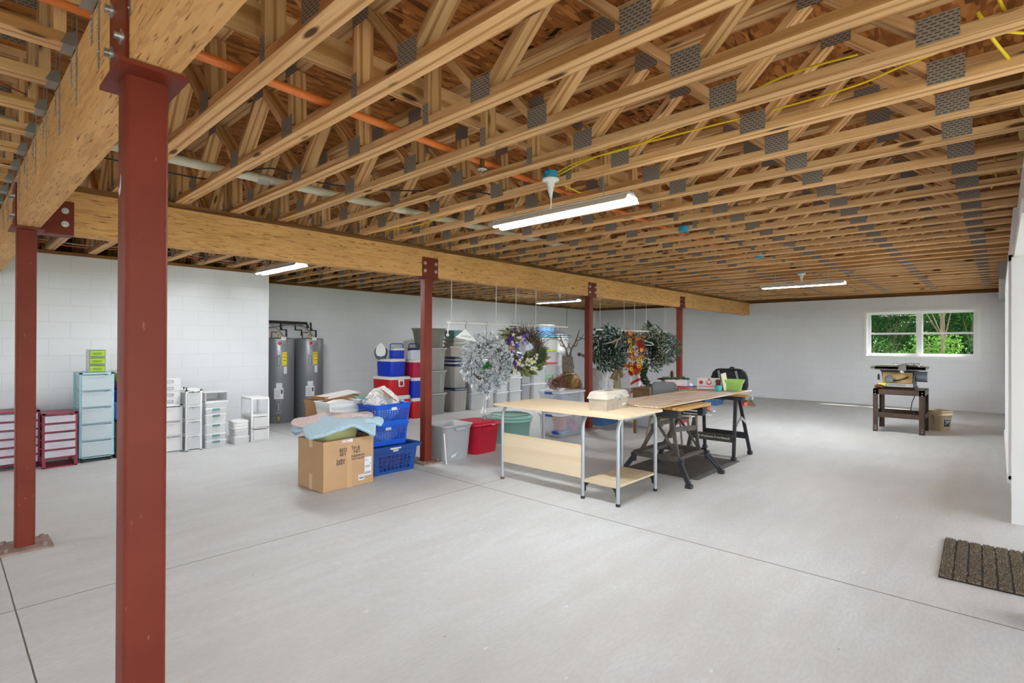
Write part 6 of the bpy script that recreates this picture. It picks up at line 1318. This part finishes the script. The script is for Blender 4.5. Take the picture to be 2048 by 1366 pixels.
jbox('blue ceiling box midway between the two near-bay tube lights', 5.05, 2.32, z=2.545); jbox('blue ceiling box before the distant light, on the trusses by the sprinkler', 7.25, 2.30, z=2.545)
jbox('blue ceiling box beyond the beam left of the middle column', 5.05, 7.25, z=2.545); jbox('blue ceiling box beyond the beam right of the middle column', 7.2, 7.15, z=2.545); jbox('blue ceiling box beyond the beam between the last two columns', 11.3, 5.6, z=2.545)

FOAMY = mat('yellow_insulation', 'c9b67a', .95, noise=.3, nscale=20)
def foam(label, x, y, z, s, seed):
    rr = random.Random(seed); ph = [rr.uniform(0, 6) for _ in range(4)]; m = MB(); n = 12; vs = []
    for i in range(n+1):
        a = PI*i/n
        for k in range(2*n):
            b = PI*k/n; q = 1+.25*(math.sin(3*b+ph[0]+2*a)*.5+math.sin(5*b+4*a+ph[1])*.35); vs.append((s*.6*math.sin(a)*math.cos(b)*q, s*.45*math.sin(a)*math.sin(b)*q, -s*math.cos(a)*q))
    N = 2*n; m.add(vs, [(i*N+k, i*N+(k+1) % N, (i+1)*N+(k+1) % N, (i+1)*N+k) for i in range(n) for k in range(N)], 0, True)
    tag(obj('insulation_wad', m, FOAMY, loc=(x, y, z)), label, 'insulation', 'insulation along the right rim')
for i, x in enumerate((3.23, 3.65, 4.06, 4.48, 4.9, 5.32)): foam('%s wad of yellow insulation stuffed between trusses over the white header' % ORD[i], x, -.13, 2.74, .085, i)
# ------------------------------------------------------------ trees outside the far window
def leafmat(n, c):
    t = NT(n); c = lin(c); oi = t.n('ObjectInfo'); g = t.n('NewGeometry'); a = t.ramp(g.outputs['Random Per Island'], [(0, tuple(x*.55 for x in c)), (1, tuple(min(1, x*1.35) for x in c))])
    d = t.n('BsdfDiffuse'); tr = t.n('BsdfTranslucent'); mx = t.n('MixShader'); mx.inputs[0].default_value = .4; t.l(a, d.inputs[0]); t.l(a, tr.inputs[0]); t.l(d.outputs[0], mx.inputs[1]); t.l(tr.outputs[0], mx.inputs[2]); t.l(mx.outputs[0], t.out.inputs[0]); return t.m
LF = [leafmat('leaf_a', '42683a'), leafmat('leaf_b', '4c7435'), leafmat('leaf_c', '32562e'), leafmat('leaf_d', '66903f')]
TRK = mat('trunk_bark', '6a5c4a', .95, noise=.35, nscale=6, bump=.5)
r_ = random.Random(77)
def tree(name, label, cat, x, y, h, R, n, L, mi, trunk=.09, z0=None, group='trees outside the window', zf=-.16):
    t = thing(name, label, cat, (x, y, zf), 0, group); z0 = h*.35 if z0 is None else z0
    m = MB(); bl = [(r_.uniform(-.55, .55)*R, r_.uniform(-.55, .55)*R, r_.uniform(z0+R*.3, max(z0+R*.4, h-R*.4)), R*r_.uniform(.35, .6)) for _ in range(9)]
    for i in range(n):
        bx, by, bz, br = bl[i % 9]; v = Vector((r_.gauss(0, 1), r_.gauss(0, 1), r_.gauss(0, 1))).normalized()*br*r_.uniform(.6, 1)
        m.leaf((bx+v.x, by+v.y, max(.05, bz+v.z)), (r_.uniform(-1, 1), r_.uniform(-1, 1), r_.uniform(-1, .4)), (r_.uniform(-1, 1), r_.uniform(-1, 1), 1), L*r_.uniform(.6, 1.3), L*.45)
    obj('foliage', m, LF[mi], t)
    tk = MB(); tk.tube([(0, 0, 0), (r_.uniform(-.1, .1), .05, h*.4), (r_.uniform(-.2, .2), 0, h*.75)], [trunk, trunk*.8, trunk*.4], 10)
    for b in bl[:5]: tk.tube([(0, 0, max(.2, z0*.7)), (b[0]*.5, b[1]*.5, (z0*.7+b[2])/2), (b[0], b[1], b[2])], [trunk*.35, trunk*.22, trunk*.08], 6)
    obj('trunk', tk, TRK, t)
tree('small_tree', 'slim tree with pale trunk behind the right half of the window', 'tree', 19.5, 1.15, 6.0, 1.5, 1600, .13, 1, .05, 2.4)
tree('leafy_bush', 'bright green bush low behind the right half of the window', 'bush', 20.5, 1.55, 2.2, 1.1, 2800, .11, 3, .04, .1)
tree('leafy_bush', 'dark green bush at the right side of the window view', 'bush', 21.0, .2, 2.4, 1.2, 2800, .12, 2, .05, .1)
tree('leafy_bush', 'mid green bush low behind the left half of the window', 'bush', 22.0, 3.2, 2.1, 1.4, 2800, .12, 1, .05, .1)
tree('large_tree', 'dark tree crown filling the upper left of the window view', 'tree', 23.5, 2.9, 5.0, 2.0, 5200, .15, 2, .08, 1.3)
tree('large_tree', 'spreading tree crown in the upper right of the window view', 'tree', 24.0, .6, 5.0, 2.1, 5200, .15, 0, .07, 1.4)
tree('leafy_bush', 'bush farther back in the centre of the window view', 'bush', 25.0, 2.0, 3.0, 1.7, 4200, .15, 0, .06, .1)
k = 0
NM = ['north end', 'second place', 'third place', 'fourth place', 'fifth place', 'sixth place', 'seventh place', 'eighth place', 'ninth place', 'south end']
for i, y in enumerate((-12, -9, -6, -3.4, -1, 1.6, 4.4, 7.4, 10.5, 14)):
    tree('large_tree', 'tall background tree at the %s of the far tree line' % NM[9-i], 'tree', 30+r_.uniform(-1.5, 1.5), y, 7.0, 2.9, 6500, .36, (0, 2, 2)[i % 3], .08, .3, 'far tree line')
for i, y in enumerate((-4.5, -2.0, 5.2, 8.0)):
    tree('leafy_bush', '%s side bush outside beyond the edges of the window' % ORD[i], 'bush', 22.5, y, 2.8, 1.5, 1500, .16, (1, 0, 2, 1)[i], .06, .1, 'bushes beside the window view')
